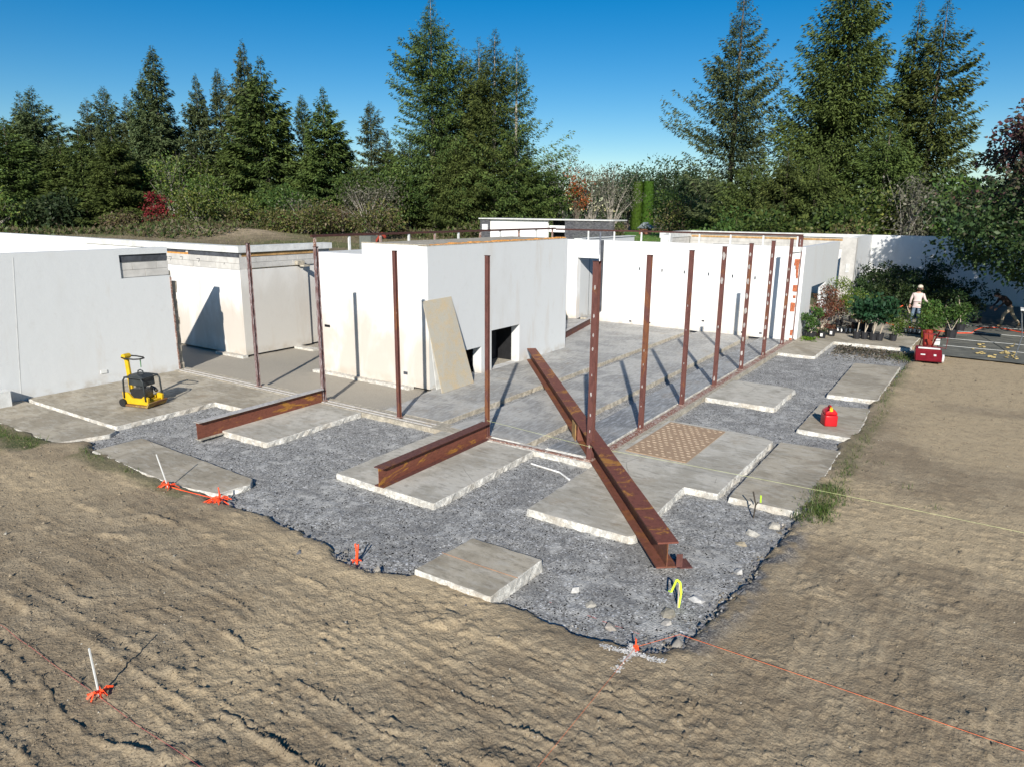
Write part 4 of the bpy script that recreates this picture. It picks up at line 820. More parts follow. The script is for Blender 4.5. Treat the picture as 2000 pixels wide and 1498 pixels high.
cg = ((.020, .033, .012), (.052, .08, .021), (.10, .13, .031)); cg2 = ((.027, .042, .011), (.058, .085, .02), (.10, .132, .032)); cg3 = ((.022, .036, .016), (.054, .078, .031), (.10, .125, .05))
cons = [(conifer_mesh(s, 24, 5.2, int(nb*1.5), pow_, dr, li, c, p*.78, tl*1.12, 1.35, jg), trunk_mesh(24, .32, 0, 14, s, 4)) for s, nb, pow_, dr, li, c, p, tl, jg in
        ((1, 330, .02, .3, .2, cg, .8, .62, .3), (2, 360, .03, .25, .15, cg3, .75, .58, .35), (3, 300, .02, .4, .35, cg2, .9, .6, .28), (4, 340, .05, .2, .2, cg3, .7, .6, .42))]
LT = [  # x, y, height, radius, variant, label
 (46.8, 130, 23.2, 5.2, 1, 'right-hand tip of the twin spruce at the far left edge'), (47.5, 136.3, 23, 5.0, 0, 'left-hand tip of the twin spruce at the far left edge'),
 (44.7, 118.5, 15.2, 4.4, 0, 'short dark spruce in front of the twin spruce at the left'), (57, 133, 22.8, 4.8, 1, 'narrow spruce top just left of the sharp peak in the left wood'),
 (56.9, 126.5, 24.3, 4.6, 3, 'sharp slim spruce peak above the left wood'), (60, 125.1, 23.2, 4.4, 1, 'small spruce tip between the slim peak and the tall left spruce'),
 (61.1, 121.3, 27, 4.6, 1, 'left shoulder spruce leaning on the tall left spruce'), (61.7, 118.3, 30.8, 6.2, 3, 'tall broad blue-green spruce dominating the left wood'),
 (68.8, 117.3, 27.3, 4.6, 1, 'first of two matching spruce tips in the middle of the left wood'), (72.5, 116.1, 28.6, 4.6, 3, 'second of two matching spruce tips in the middle of the left wood'),
 (73.3, 109.3, 32.8, 5.4, 1, 'highest dark spruce of the left wood with a thin pointed top'), (68.9, 99, 28.4, 6.8, 0, 'full bright green spruce in front of the highest one of the left wood'),
 (77.3, 99.2, 23.4, 4.4, 3, 'narrow spruce tip left of the last conical spruce before the gap'), (72.2, 88, 23.2, 5.6, 0, 'conical spruce at the right end of the left wood before the gap'),
 (47.3, 107.6, 16.2, 5.4, 2, 'light green bushy young spruce standing forward in the left wood'), (38.4, 121.3, 17, 5.6, 2, 'yellowish-green conifer cut by the left edge of the picture'),
 (45.5, 113.9, 16, 3.4, 0, 'slim dark spruce beside the light green young spruce'), (66.5, 122.5, 22.8, 4.8, 1, 'dark spruce filling the dip right of the tall left spruce'),
 (77.8, 105.3, 22, 4.4, 3, 'dark spruce behind the full bright green one'), (65.3, 103.3, 17, 4.8, 2, 'low green spruce at the foot of the highest spruce'), (78.4, 91.4, 17.8, 4.2, 1, 'low spruce filling in behind the last conical spruce before the gap'),
 (52.5, 112, 13, 5, 0, 'dark low spruce in the black shade of the left wood'), (60, 106, 14, 4.6, 1, 'low spruce behind the leafy birches of the left wood'), (74, 93.5, 15, 5, 0, 'low dark spruce left of the last conical spruce'),
 (77.6, 82.8, 21.2, 4.4, 3, 'lone slim spruce in the gap left of the tall middle clump'), (81.5, 82.8, 17.2, 2.6, 1, 'thin half-bare spruce beside the lone slim one')]
for i, (x, y, h, r0, v, lb) in enumerate(LT):
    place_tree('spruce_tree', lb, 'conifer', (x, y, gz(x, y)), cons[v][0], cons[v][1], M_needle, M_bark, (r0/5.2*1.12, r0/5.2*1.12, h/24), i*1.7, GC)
# middle clump and right giants: own crowns
BIG = [(74.8, 67, 34.6, 8.6, 620, .42, 'tallest tree of the middle clump, broad ragged fir with upswept boughs', cg, .72, .72, .45), (79.5, 64.6, 27.8, 5.2, 420, .35, 'slim pale-tipped fir just right of the tallest in the middle clump', cg3, .6, .65, .4),
 (79.3, 61.5, 28.9, 4.6, 380, .35, 'narrow dark fir in the centre of the middle clump', cg, .62, .66, .36), (77.3, 57.2, 29.2, 5.2, 420, .35, 'dense dark fir with a blunt spire in the middle clump', cg, .6, .65, .35),
 (76.8, 53, 26.3, 5.4, 330, .3, 'gappy fir with separate drooping tiers at the right of the middle clump', cg, .62, .66, .6), (78, 67, 20.2, 5.6, 380, .3, 'lower fir filling the heart of the middle clump', cg2, .7, .66, .3),
 (75.6, 72.4, 16, 6, 360, .3, 'low spreading green fir at the left foot of the middle clump', cg2, .7, .66, .35), (78.3, 52, 13, 5.2, 300, .3, 'low fir at the right foot of the middle clump', cg2, .7, .66, .35), (73.5, 61.5, 14.5, 6.8, 420, .3, 'wide green lower fir in front of the middle clump', cg2, .65, .66, .35),
 (74.6, 20.7, 29.8, 6.4, 460, .18, 'open-branched pine with flat tiers standing alone right of the sky gap', cg3, .5, .62, .5), (77.9, 9.6, 33.5, 8.0, 900, .3, 'huge dense spruce whose top is cut by the picture edge', cg2, .62, .66, .32),
 (82.4, 3.6, 27.6, 4.6, 430, .3, 'slender spruce tip rising right of the huge spruce', cg, .62, .66, .4), (80, .8, 26.2, 5.4, 520, .3, 'rightmost tall spruce with feathery side boughs', cg, .55, .66, .4),
 (80, 12.3, 23, 5.5, 420, .3, 'left shoulder spruce of the huge one', cg, .6, .66, .4), (67, 12.4, 11, 4.4, 320, .25, 'young dark spruce below the huge spruce on its left', cg, .7, .55, .3),
 (66.2, 9.1, 9.8, 4.6, 320, .25, 'low green spruce in front of the huge spruce', cg2, .7, .55, .3), (73.4, 3.9, 13.6, 5.6, 360, .25, 'green lower spruce under the rightmost tall ones', cg2, .7, .6, .3), (70.5, 17, 10.0, 4.6, 300, .25, 'dark spruce at the foot of the lone pine', cg, .7, .55, .3)]
for i, (x, y, h, r0, nb, dr, lb, c, pw, tl, jg) in enumerate(BIG):
    pine = 'pine' in lb
    k_ = 1.36 if y > 45 and h > 25 else .95
    cm = conifer_mesh(100+i, h, r0*k_, int(nb*(1.7 if pine else 1.35)), .1 if pine else (.1 if h > 25 and y > 50 else .02), dr, .3, c, pw*.95, tl*.8, .95, jg, .0)
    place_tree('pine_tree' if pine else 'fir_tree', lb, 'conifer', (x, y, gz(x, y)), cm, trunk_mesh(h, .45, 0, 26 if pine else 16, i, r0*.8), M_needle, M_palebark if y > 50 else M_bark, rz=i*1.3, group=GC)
def broad_mesh(seed, H, Rr, ncl, nlf, leaf, cols, wts, base=.25, clr=.26, flat=.8, bare=0., grad=None, sag=0.):
    g = np.random.default_rng(seed); hz_ = H*(1-base)/2; cz = H*base+hz_
    d = unit(g.normal(0, 1, (ncl, 3))); rr = g.random(ncl)**.45; Cc = d*rr[:, None]*np.array([Rr, Rr, hz_])*np.array([.85, .85, .88]); Cc[:, 2] += cz
    cr = g.uniform(.6, 1.3, ncl)*clr*Rr; ci = g.integers(0, ncl, nlf); dd = unit(g.normal(0, 1, (nlf, 3))); rad = cr[ci]*g.random(nlf)**.4
    P = Cc[ci]+dd*rad[:, None]*np.array([1.15, 1.15, flat]); P[:, 2] = np.maximum(P[:, 2], .05)
    D = unit(dd+g.normal(0, .7, (nlf, 3))+np.array([0, 0, -.2])); S = unit(np.cross(D, g.normal(0, 1, (nlf, 3))))
    cc = np.array(cols)[g.choice(len(cols), nlf, p=np.array(wts)/sum(wts))]*g.uniform(.7, 1.3, (nlf, 1))*(g.uniform(.8, 1.2, ncl)[ci][:, None])
    if grad is not None:
        k = np.clip((P[:, 2]/H-grad[1])/.25+g.normal(0, .35, nlf), 0, 1)[:, None]; alt = np.array(grad[0])[g.integers(0, len(grad[0]), nlf)]*g.uniform(.7, 1.3, (nlf, 1)); cc = cc*(1-k)+alt*k
    return crown_mesh('crown', [quads(P, D, S, leaf*g.uniform(.6, 1.4, nlf), leaf*g.uniform(.4, .8, nlf), cc)]), Cc
def limbs_mesh(H, r0, Cc, base=.2, multi=1, twigs=0, seed=0, thick=.3):
    b = MB(); g = random.Random(seed); roots = [(g.uniform(-.4, .4)*(multi > 1), g.uniform(-.4, .4)*(multi > 1)) for _ in range(multi)]
    if multi == 1: b.tube([(0, 0, -.3), (0, 0, H*base), (.02*H, 0, H*.55), (0, .01*H, H*.85)], [r0, r0*.85, r0*.5, r0*.15], 8)
    for i, c in enumerate(Cc):
        q = roots[i % multi]; z0 = min(H*base*g.uniform(.6, 1.5), c[2]*.8) if multi == 1 else 0
        s = (q[0], q[1], z0); m_ = (q[0]+(c[0]-q[0])*.45, q[1]+(c[1]-q[1])*.45, z0+(c[2]-z0)*.6); b.tube([s, m_, tuple(c)], [r0*thick, r0*thick*.6, r0*.06], 5, cap=False)
        for _ in range(twigs):
            e = Vector(c)+Vector((g.gauss(0, 1), g.gauss(0, 1), g.gauss(.6, .8)))*H*.08; b.tube([m_ if g.random() < .4 else tuple(c), tuple(e)], [r0*.1, .008], 3, cap=False)
    return b.mesh('trunk')
G1, G2, G3, OL, GY = (.045, .085, .02), (.075, .12, .028), (.11, .15, .035), (.15, .15, .045), (.13, .125, .09)
DT = [ # x,y,h,r,kind,label
 (53.9, 103.5, 12.5, 4.4, 'yg', 'yellow-green birch at the edge of the left wood'), (58.1, 105.1, 13.4, 4, 'yg', 'pale-stemmed leaning birch right of the yellow-green one'), (57, 99, 9.5, 3.6, 'yg', 'thin-leaved sapling in front of the leaning birch'),
 (46.7, 96.6, 5.9, 2.1, 'red', 'small red-leaved bush before the left wood'), (48.8, 89.8, 5.2, 3.6, 'yg', 'light green bush right of the red-leaved one'), (55, 91, 4.0, 3.6, 'ol', 'olive scrub behind the dirt mound'), (43, 99, 2.4, 3.0, 'br', 'brownish low scrub left of the dirt mound'),
 (48, 96, 2.4, 3.0, 'br', 'brown brushwood under the red-leaved bush'), (61.8, 67.9, 9.2, 4.4, 'gy', 'grey-green willow left of the middle clump'), (67.2, 68, 10.6, 4.2, 'gn', 'fresh green tree at the left foot of the middle clump'), (66, 73, 10, 4.4, 'gn', 'rounded green tree in the gap before the slim spruce'),
 (60.5, 84, 7.5, 4.4, 'gn', 'green thicket tree under the last conical spruce'), (59.3, 79, 5.2, 4.2, 'gy', 'twiggy grey shrub before the last conical spruce'), (57, 74, 4.6, 4, 'ol', 'olive bramble bank left of the willow'), (58, 63, 4.4, 4, 'ol', 'olive bramble bank right of the willow'), (56, 80, 3.2, 4.0, 'ol', 'low olive brush behind the leftmost columns'), (64, 92, 7.6, 4.2, 'gn', 'green tree at the foot of the full bright spruce'), (58, 92, 6.0, 3.8, 'yg', 'bright green bush under the full bright spruce'),
 (95.7, 56.5, 14.5, 5, 'gy', 'grey half-bare tree right of the middle clump'), (96.8, 50.7, 12.6, 4.2, 'gy', 'wispy half-bare tree in the sky gap'), (93.1, 51.5, 10.8, 2.2, 'or', 'tree with a touch of orange leaves right of the middle clump'), (92.5, 44.8, 10.8, 4.6, 'gy', 'grey twiggy tree left of the clipped cypress pair'), (86.2, 52, 10.4, 3.6, 'gn', 'green tree tucked right of the middle clump'),
 (131.5, 57.8, 13, 5, 'dk', 'distant dark tree behind the grey twiggy one'), (144.8, 57.7, 16, 6.5, 'dk', 'first distant rounded tree right of the clipped cypress pair'), (138, 49.2, 15.8, 6, 'dk', 'second distant rounded tree in the sky gap'), (140, 64, 14, 5.5, 'dk', 'distant tree at the left end of the sky gap row'), (119.2, 38.7, 12.6, 4.6, 'dk', 'distant cone-topped tree next to the lone pine'), (121, 43, 10.5, 4.6, 'dk', 'distant tree behind the green hedge bushes'),
 (95.6, 34.7, 6.6, 5.4, 'gn', 'wide bright bush below the distant trees'), (88.2, 26.6, 5.6, 5, 'gn', 'wide bright bush left of the lone pine'), (84, 21, 5.4, 5, 'gn', 'wide bright bush at the foot of the lone pine'), (88, 31, 6.2, 4.4, 'ol', 'olive bush between the two bright ones'),
 (60.3, 5.3, 6, 3.6, 'gn', 'green bush below the rightmost spruces'), (62.4, 2.7, 7.2, 3.2, 'yg', 'yellow-green shrub below the rightmost spruces'), (59.9, -.2, 9.2, 2.8, 'gy', 'bare grey twiggy tree left of the maple'), (62, -3, 8.5, 4, 'gn', 'green tree half hidden by the maple'), (58, 10, 4.6, 4, 'gn', 'low green bush above the far block wall'), (60, 15.5, 4.8, 4, 'gn', 'low green bush below the lone pine'), (54, 5, 4.3, 3.2, 'ol', 'olive bush above the white coping at the right'),
 (40, 112, 5, 4.4, 'dk', 'dark thicket bush at the foot of the twin spruce'), (33, 116, 6.5, 5, 'yg', 'yellowish bush at the far left edge'), (64, 76, 5.0, 4, 'br', 'brown brush in the gap before the slim spruce')]
KIND = dict(yg=([G3, (.16, .18, .04), G2], [3, 2, 2], 2200, .42, 3), red=([(.28, .035, .03), (.16, .05, .03), G1], [4, 2, 1], 1500, .34, 1), ol=([OL, (.10, .10, .035), G2, (.16, .12, .07)], [3, 3, 2, 2], 2400, .36, 1), br=([(.14, .09, .06), (.1, .08, .045), OL], [3, 3, 2], 1800, .34, 1),
            gy=([GY, (.10, .11, .06), (.17, .16, .12)], [3, 3, 2], 1700, .32, 3), gn=([G1, G2, G3, (.05, .09, .022)], [3, 4, 2, 2], 3200, .42, 2), dk=([(.03, .055, .022), (.045, .075, .03), (.06, .085, .035)], [3, 3, 2], 2600, .55, 1))
KIND['or'] = ([(.4, .13, .03), (.3, .16, .05), G2], [3, 2, 2], 1300, .36, 3)
for i, (x, y, h, r0, k, lb) in enumerate(DT):
    cols, wt, nl, lf, mul = KIND[k]; m_, Cc = broad_mesh(200+i, h, r0, 22, nl, lf, cols, wt, base=.08 if h < 9 else .2, clr=.42)
    tr = limbs_mesh(h, .05*r0, Cc, multi=mul, twigs=4 if k in ('gy', 'yg') else 1, seed=i, thick=.45)
    place_tree('shrub' if h < 7 else 'broadleaf_tree', lb, 'shrub' if h < 7 else 'tree', (x, y, gz(x, y)), m_, tr, M_leaf, M_palebark if k in ('gy', 'yg') else M_bark, group='shrubs and leafy trees round the field')
# distant woodland seen as one mass
N = 32000; g = np.random.default_rng(78); tt = g.random(N); th_ = np.radians(-22+tt*118); rr_ = 205+g.uniform(0, 16, N)+10*np.sin(tt*31); x = DX+rr_*np.cos(th_); y = DY+rr_*np.sin(th_); z = np.array(far_h(x, y))+g.random(N)**.8*(8.5+3.5*fbm(tt*60, tt*0, 4, 3)+2*np.sin(tt*170))
D = unit(g.normal(0, 1, (N, 3))+np.array([0, 0, .6])); S = unit(np.cross(D, g.normal(0, 1, (N, 3))))
link('distant_wood', crown_mesh('distant_wood', [quads(np.stack([x, y, z], -1), D, S, g.uniform(.8, 2.0, N), g.uniform(.5, 1.2, N), np.array([(.03, .05, .02), (.045, .075, .028), (.06, .085, .035)])[g.integers(0, 3, N)])]), M_leaf, kind='stuff')
# clipped cypress pair
for i, (x, y, lb) in enumerate(((121.6, 53.6, 'left one of the two clipped bright green cypress columns'), (121.9, 51.5, 'right one of the two clipped bright green cypress columns'))):
    g = np.random.default_rng(i); N = 3000; a = g.uniform(0, 2*PI, N); z = g.uniform(0, 9, N); rr = 1.05*(1-.25*(z/9)**4)*g.uniform(.9, 1.03, N); P = np.stack([rr*np.cos(a), rr*np.sin(a), z], -1); D = unit(np.stack([np.cos(a)*.3, np.sin(a)*.3, 1+0*a], -1)+g.normal(0, .2, (N, 3))); S = unit(np.cross(D, np.stack([np.cos(a), np.sin(a), 0*a], -1)))
    cm = crown_mesh('crown', [quads(P, D, S, np.full(N, .6), np.full(N, .35), np.array([(.07, .14, .02)])*g.uniform(.75, 1.25, (N, 1)))]); place_tree('cypress_hedge', lb, 'cypress', (x, y, gz(x, y)), cm, trunk_mesh(8.8, .2), M_leaf, M_bark, group='clipped cypress columns')
# maple ------------------------------------------------------------------
cols = [(.03, .055, .02), (.05, .085, .028), (.075, .11, .035)]
mm, Cc = broad_mesh(901, 11.2, 8.0, 170, 66000, .22, cols, [3, 3, 2], base=.06, clr=.2, flat=.55, grad=([(.10, .035, .045), (.09, .05, .05), (.13, .065, .07), (.06, .06, .035)], .52))
place_tree('maple_tree', 'big maple at the right edge, green below and turning dull red above', 'tree', (28.6, -11.5, -.05), mm, limbs_mesh(11.6, .3, Cc[::2], base=.14, seed=5, thick=.35), M_leaf, M_bark)
# thicket of brush as one mass at the wood's foot
N = 26000; g = np.random.default_rng(77); tt = g.random(N); th_ = np.radians(25+tt*60); rr_ = 108+8*np.sin(tt*20)+g.uniform(0, 22, N); x = DX+rr_*np.cos(th_); y = DY+rr_*np.sin(th_); z = np.array(far_h(x, y))+g.random(N)**1.6*np.where(tt > .47, .5, 1.5+.8*np.sin(tt*43))
D = unit(g.normal(0, 1, (N, 3))+np.array([0, 0, .6])); S = unit(np.cross(D, g.normal(0, 1, (N, 3))))
link('undergrowth', crown_mesh('undergrowth', [quads(np.stack([x, y, z], -1), D, S, g.uniform(.3, .9, N), g.uniform(.1, .35, N), np.array([(.09, .08, .04), (.05, .075, .022), (.13, .1, .06), (.11, .13, .04)])[g.integers(0, 4, N)])]), M_leaf, kind='stuff')
# grass tufts along the slabs and the field
def grass(name, x, y, z, h, col, wd=.012):
    N = len(x); a = rng.uniform(0, 2*PI, N); D = unit(np.stack([np.cos(a)*.55, np.sin(a)*.55, 1+0*a], -1)+rng.normal(0, .15, (N, 3))); S = np.stack([-np.sin(a), np.cos(a), 0*a], -1)
    v, F, c = quads(np.stack([x, y, z], -1), D, S, h, np.full(N, wd), col); return link(name, npmesh(name, v, F, {'col': c}), M_leaf, kind='stuff')
gx, gy = [], []
def clump(cx, cy, sx, sy, n): gx.append(rng.normal(cx, sx, n)); gy.append(rng.normal(cy, sy, n))
for xx in np.arange(-.45, 3.0, .28): clump(xx, -4.78-.02*xx, .14, .12*(1.3 if xx < 1.6 else .8), 340 if xx < 1.4 else 45)
for xx in np.arange(3.2, 9.5, .5): clump(xx, -4.82, .3, .1, 26)
for xx in np.arange(9.6, 15.2, .5): clump(xx, -4.75, .25, .07, 22)
for yy in np.arange(11.2, 16, .35): clump(-6.6+rng.normal(0, .08), yy, .1, .2, 80)
for cx, cy in ((-6.1, 9.75), (-6.2, 8.9), (-6.2, 7.7), (-6.15, 9.3)): clump(cx, cy, .08, .14, 60)
for cx, cy in ((2.3, -6.0), (1.4, -6.6), (3.6, -5.3)): clump(cx, cy, .05, .12, 16)
clump(17.6, -4.6, .5, .3, 500); x = np.concatenate(gx); y = np.concatenate(gy); N = len(x)
grass('grass_tufts', x, y, np.full(N, -.06), rng.uniform(.04, .2, N), np.array([(.06, .11, .02), (.09, .16, .03), (.15, .17, .06)])[rng.integers(0, 3, N)], .011)
N = 15000; tt = rng.random(N); th_ = np.radians(22+66*tt); rr_ = 58+55*rng.random(N); x = DX+rr_*np.cos(th_); y = DY+rr_*np.sin(th_)
grass('field_grass', x, y, far_h(x, y)-.05, rng.uniform(.15, .5, N), np.array([(.26, .21, .13), (.2, .155, .09), (.13, .16, .05)])[rng.choice(3, N, p=[.5, .3, .2])], .05)
# ------------------------------------------------------------------ nursery plants on the patio
M_pot = plain('black_nursery_pot', (.025, .025, .028), .5); M_terra = plain('brown_clay_pot', (.3, .22, .17), .8)
def plant(x, y, h, r0, cols, label, leaf=.09, nl=700, pot=.16, ph=.26, potm=None, base=.25, seed=0, group='potted nursery plants on the patio', cat='potted plant', z=-.01, stems=3, tagw=False):
    t = thing('potted_plant', label, cat, (x, y, z), 0, group)
    MB().lathe((0, 0, 0), [(pot*.78, 0), (pot, ph*.92), (pot*1.06, ph*.93), (pot*1.06, ph), (pot*.9, ph), (pot*.88, ph*.9)], 10).obj('pot', potm or M_pot, t)
    m_, Cc = broad_mesh(seed, h, r0, 12, nl, leaf, cols, [1]*len(cols), base=base, clr=.42); link('foliage', m_, M_leaf, t)
    b = MB()
    for i in range(stems): c = Cc[i]; b.tube([(0, 0, ph*.8), (c[0]*.4, c[1]*.4, c[2]*.6), tuple(c)], [.016, .012, .006], 4)
    b.obj('stem', M_wood, t)
    if tagw: MB().box(-pot*1.1, -pot*1.07, -.05, .05, ph*.3, ph*.75).obj('tag', M_whiteclean, t)
    return t
big = [(.02, .06, .028), (.035, .085, .04)]; lime = [(.12, .17, .025), (.16, .2, .04)]; redp = [(.16, .035, .025), (.1, .05, .03), (.14, .075, .05)]; dkp = [(.02, .04, .014), (.035, .06, .02), (.05, .08, .025)]; med = [(.05, .10, .02), (.08, .13, .03)]
for i, (yy, lb) in enumerate([(-2.3, 'first from the left of the four big-leaved dark green plants'), (-2.6, 'second from the left of the four big-leaved dark green plants'), (-2.95, 'third from the left of the four big-leaved dark green plants'), (-3.2, 'rightmost of the four big-leaved dark green plants')]):
    plant(20.9+.1*(i % 2), yy, 1.95, .62, big, lb, .2, 420, .17, .32, None, .42, 300+i)
plant(21.3, -3.7, 1.5, .55, med, 'fresh green bush right of the four big-leaved plants', .1, 900, .16, .28, None, .1, 310)
plant(19.7, -.62, 1.55, .42, med, 'bright green shrub against the grey wall foot next to the broken end', .1, 900, .2, .28, None, .15, 311); plant(20.7, -.85, 1.5, .4, redp, 'rust-red leaved shrub in the clay pot', .08, 900, .22, .36, M_terra, .25, 312)
plant(21.6, -.75, 2.3, .6, redp, 'tallest red-brown shrub with sparse top beside the window hole', .09, 1200, .2, .3, None, .25, 313); plant(22.6, -1.0, 1.9, .6, redp, 'reddish shrub behind the trays of white tags', .08, 1000, .18, .3, None, .2, 314)
plant(24.6, -.95, 2.9, .65, lime, 'tall lime-green wispy shrub reaching up past the gap in the walls', .09, 1300, .2, .3, None, .2, 315); plant(24.0, -1.8, 2.1, .7, lime, 'rounded lime-green shrub in the middle of the nursery plants', .09, 1200, .2, .3, None, .15, 316); plant(26.2, -1.3, 2.0, .7, med, 'green shrub behind the lime-green one near the pier', .09, 1000, .2, .3, None, .12, 317)
plant(19.95, -.45, .5, .25, dkp, 'small plant in the black pot nearest the broken wall end', .07, 200, .17, .3, None, .4, 318, tagw=True); plant(20.2, -1.0, .45, .2, dkp, 'small plant in a black pot with a white tag before the clay pot', .07, 150, .17, .3, None, .5, 319, tagw=True); plant(21.0, -1.25, .5, .2, redp, 'small dry plant in the black pot right of the clay pot', .07, 150, .17, .32, None, .5, 320, tagw=True)
k = 0
for row, (xx, y0, n_, hh) in enumerate([(29.0, -1.3, 6, 2.3), (31.4, -1.2, 7, 2.5), (34.2, -1.0, 6, 2.9), (37.0, -1.0, 5, 3.0)]):
    for j in range(n_):
        yy = y0-j*.78+random.uniform(-.15, .15); wh = ['front', 'second', 'third', 'back'][row]; od = ['leftmost', 'second from the left', 'third from the left', 'fourth from the left', 'fifth from the left', 'sixth from the left', 'seventh from the left'][j]
        plant(xx+random.uniform(-.3, .3), yy, hh*random.uniform(.85, 1.1), .72, dkp, f'dark leafy potted shrub, {od} in the {wh} row of the nursery thicket', .13, 900, .2, .35, None, .05, 330+k, group='dark shrubs massed behind the person'); k += 1
plant(22.6, -5.0, 1.75, .72, med, 'leafy green shrub in a black pot right behind the rototiller', .11, 1300, .2, .4, None, .2, 370); plant(23.4, -5.75, 1.9, .66, med, 'green shrub in a large black tub right of the rototiller', .11, 1100, .26, .42, None, .2, 371); plant(26.2, -6.0, 1.9, .7, dkp, 'dark shrub at the right end of the plants near the hose', .11, 900, .24, .4, None, .1, 372)
plant(25.9, -4.75, 1.4, .45, lime, 'yellow-green shrub in a pot just right of the person', .09, 700, .18, .3, None, .1, 373)
plant(23.9, -3.6, .7, .42, lime, 'low yellow-leaved plant by the tray left of the person', .08, 500, .16, .22, None, .1, 374)
plant(29.5, -6.6, 2.2, .8, dkp, 'dark bush at the right end of the thicket by the blue wall', .13, 900, .22, .35, None, .05, 375)
def tray(x, y, n_, rz, label, lc):
    t = thing('plant_tray', label, 'plant tray', (x, y, -.01), rz, 'trays of small tagged pots')
    MB().box(-.3, .3, -.18*n_/2-.05, .18*n_/2+.05, .0, .06).obj('tray_base', M_pot, t)
    for i in range(n_):
        yy = -.18*n_/2+.09+.18*i; MB().lathe((-.12, yy, .06), [(.06, 0), (.075, .15), (.06, .15)], 8).obj('pot', M_pot, t); MB().box(-.235, -.225, yy-.035, yy+.035, .08, .24).obj('tag', M_whiteclean, t, rot=(random.uniform(-.15, .15), 0, 0))
    m_, _ = broad_mesh(int(x*10), .5, .32, 8, 260, .06, lc, [1]*len(lc), base=.4, clr=.5); link('seedlings', m_, M_leaf, t); return t
tray(22.35, -1.75, 6, R(5), 'black tray of small pots with slanting white tags behind the clay pot', redp); tray(24.1, -4.15, 7, R(-3), 'black tray of pots with upright white tags in front of the person', lime)
t = thing('marigold_pot', 'dark tub of orange flowers between the lime shrub and the big-leaved plants', 'potted plant', (23.2, -2.35, -.01)); MB().lathe((0, 0, 0), [(.25, 0), (.3, .42), (.27, .42)], 12).obj('pot', M_pot, t); m_, _ = broad_mesh(6, .8, .4, 8, 400, .08, [(.7, .16, .03), (.6, .1, .03), (.06, .1, .02)], [3, 2, 3], base=.45, clr=.5); link('flowers', m_, M_leaf, t)
N = 260; P = np.stack([rng.normal(19.4, .28, N), rng.normal(-.62, .14, N), rng.uniform(0, .07, N)], -1); D = unit(rng.normal(0, 1, (N, 3))*np.array([1, 1, .3])); S = unit(np.cross(D, np.array([0, 0, 1.])+rng.normal(0, .3, (N, 3)))); lp = link('cut_branch', crown_mesh('cut_branch', [quads(P, D, S, rng.uniform(.08, .2, N), rng.uniform(.05, .09, N), pal(N, [(.12, .2, .02), (.17, .25, .03)], [1, 1]))]), M_leaf); tag(lp, 'bright green cut sprig lying on the concrete at the broken wall end', 'cut branch')
N = 5200; x = rng.normal(18.2, 1.0, N); y = rng.uniform(-5.3, -1.9, N); x = x+.12*(y+3.5); D = unit(rng.normal(0, 1, (N, 3))*np.array([1, 1, .35])); S = unit(np.cross(D, np.array([0, 0, 1.])+rng.normal(0, .4, (N, 3)))); hgt = .14*np.exp(-((x-18.2)/.8)**2)
link('leaf_litter', crown_mesh('leaf_litter', [quads(np.stack([x, y, -.14+rng.random(N)*hgt], -1), D, S, rng.uniform(.05, .13, N), rng.uniform(.03, .07, N), pal(N, [(.2, .16, .11), (.3, .27, .21), (.1, .08, .06), (.05, .06, .03)], [3, 2, 2, 2]))]), M_leaf, kind='stuff')
t = thing('work_lamp', 'small yellow and black box-shaped tool on the concrete before the plant tray', 'tool', (23.0, -4.85, 0), R(20)); MB().box(-.08, .08, -.14, .14, .03, .4).obj('casing', M_black, t, bevel=.01); MB().box(-.1, .1, .142, .19, 0, .42).box(-.1, .1, -.19, -.142, .3, .42).box(-.1, .1, -.14, .14, .402, .45).obj('guard', M_yel, t, bevel=.008)
# ground cloth
n = NT('dark_ground_cloth'); x = n.xyz(); c = n.mix(n.ramp(n.noise(1.2, 7, .7, vec=n.map((3, 1, 1))), .35, .7), (.085, .088, .078), (.20, .195, .165)); c = n.mix(n.ramp(n.noise(2.6, 8, .7, vec=n.map((3.5, 1, 1), loc=(2, 2, 2))), .56, .72, 0, .6), c, (.24, .21, .15)); M_cloth = n.done(c, .9, [(n.noise(5, 5), .4, .03)])
nx, ny = 60, 60; X, Y = np.meshgrid(np.linspace(18.6, 39, nx), np.linspace(-16, -5.45, ny), indexing='ij'); X2 = X+.25*(fbm(Y*.8, X*0, 5, 3)-.5)*(X < 20); Z = .012+.03*np.exp(-((X-18.8)/.6)**2)*fbm(X*2, Y*1.5, 8, 3)+.03*(fbm(X, Y*.7, 3, 3)-.4); Z = np.maximum(Z, .006)
link('ground_cloth', npmesh('ground_cloth', np.stack([X2, Y, Z], -1).reshape(-1, 3), gridfaces(nx, ny), smooth=True), M_cloth, kind='structure')
for i, xx in enumerate((21.0, 23.1, 25.7, 28.2)):
    o = MB().tube([(xx, -5.6, .05), (xx+.1, -8, .045), (xx, -12, .05)], .008, 5).obj('irrigation_pipe', M_coping, base=(xx, -5.6, .05)); o.location = (xx, -5.6, .05); tag(o, ['white pipe lying on the dark cloth nearest the dirt', 'second white pipe up from the dirt on the dark cloth', 'third white pipe up from the dirt on the dark cloth', 'farthest white pipe on the dark cloth near the walking person'][i], 'pipe', 'white pipes on the cloth')
b = MB()
for _ in range(46):
    cx, cy = random.choice([(20.0, -6.9), (19.5, -7.3), (21.8, -7.0), (20.6, -7.9), (19.6, -8.1), (22.3, -8.0)]); cx += random.gauss(0, .35); cy += random.gauss(0, .13); b.ico((cx, cy, .05), random.uniform(.04, .09), .3, .3)
b.obj('sand_streaks', plain('yellow_sand', (.5, .38, .16), .95), kind='stuff')
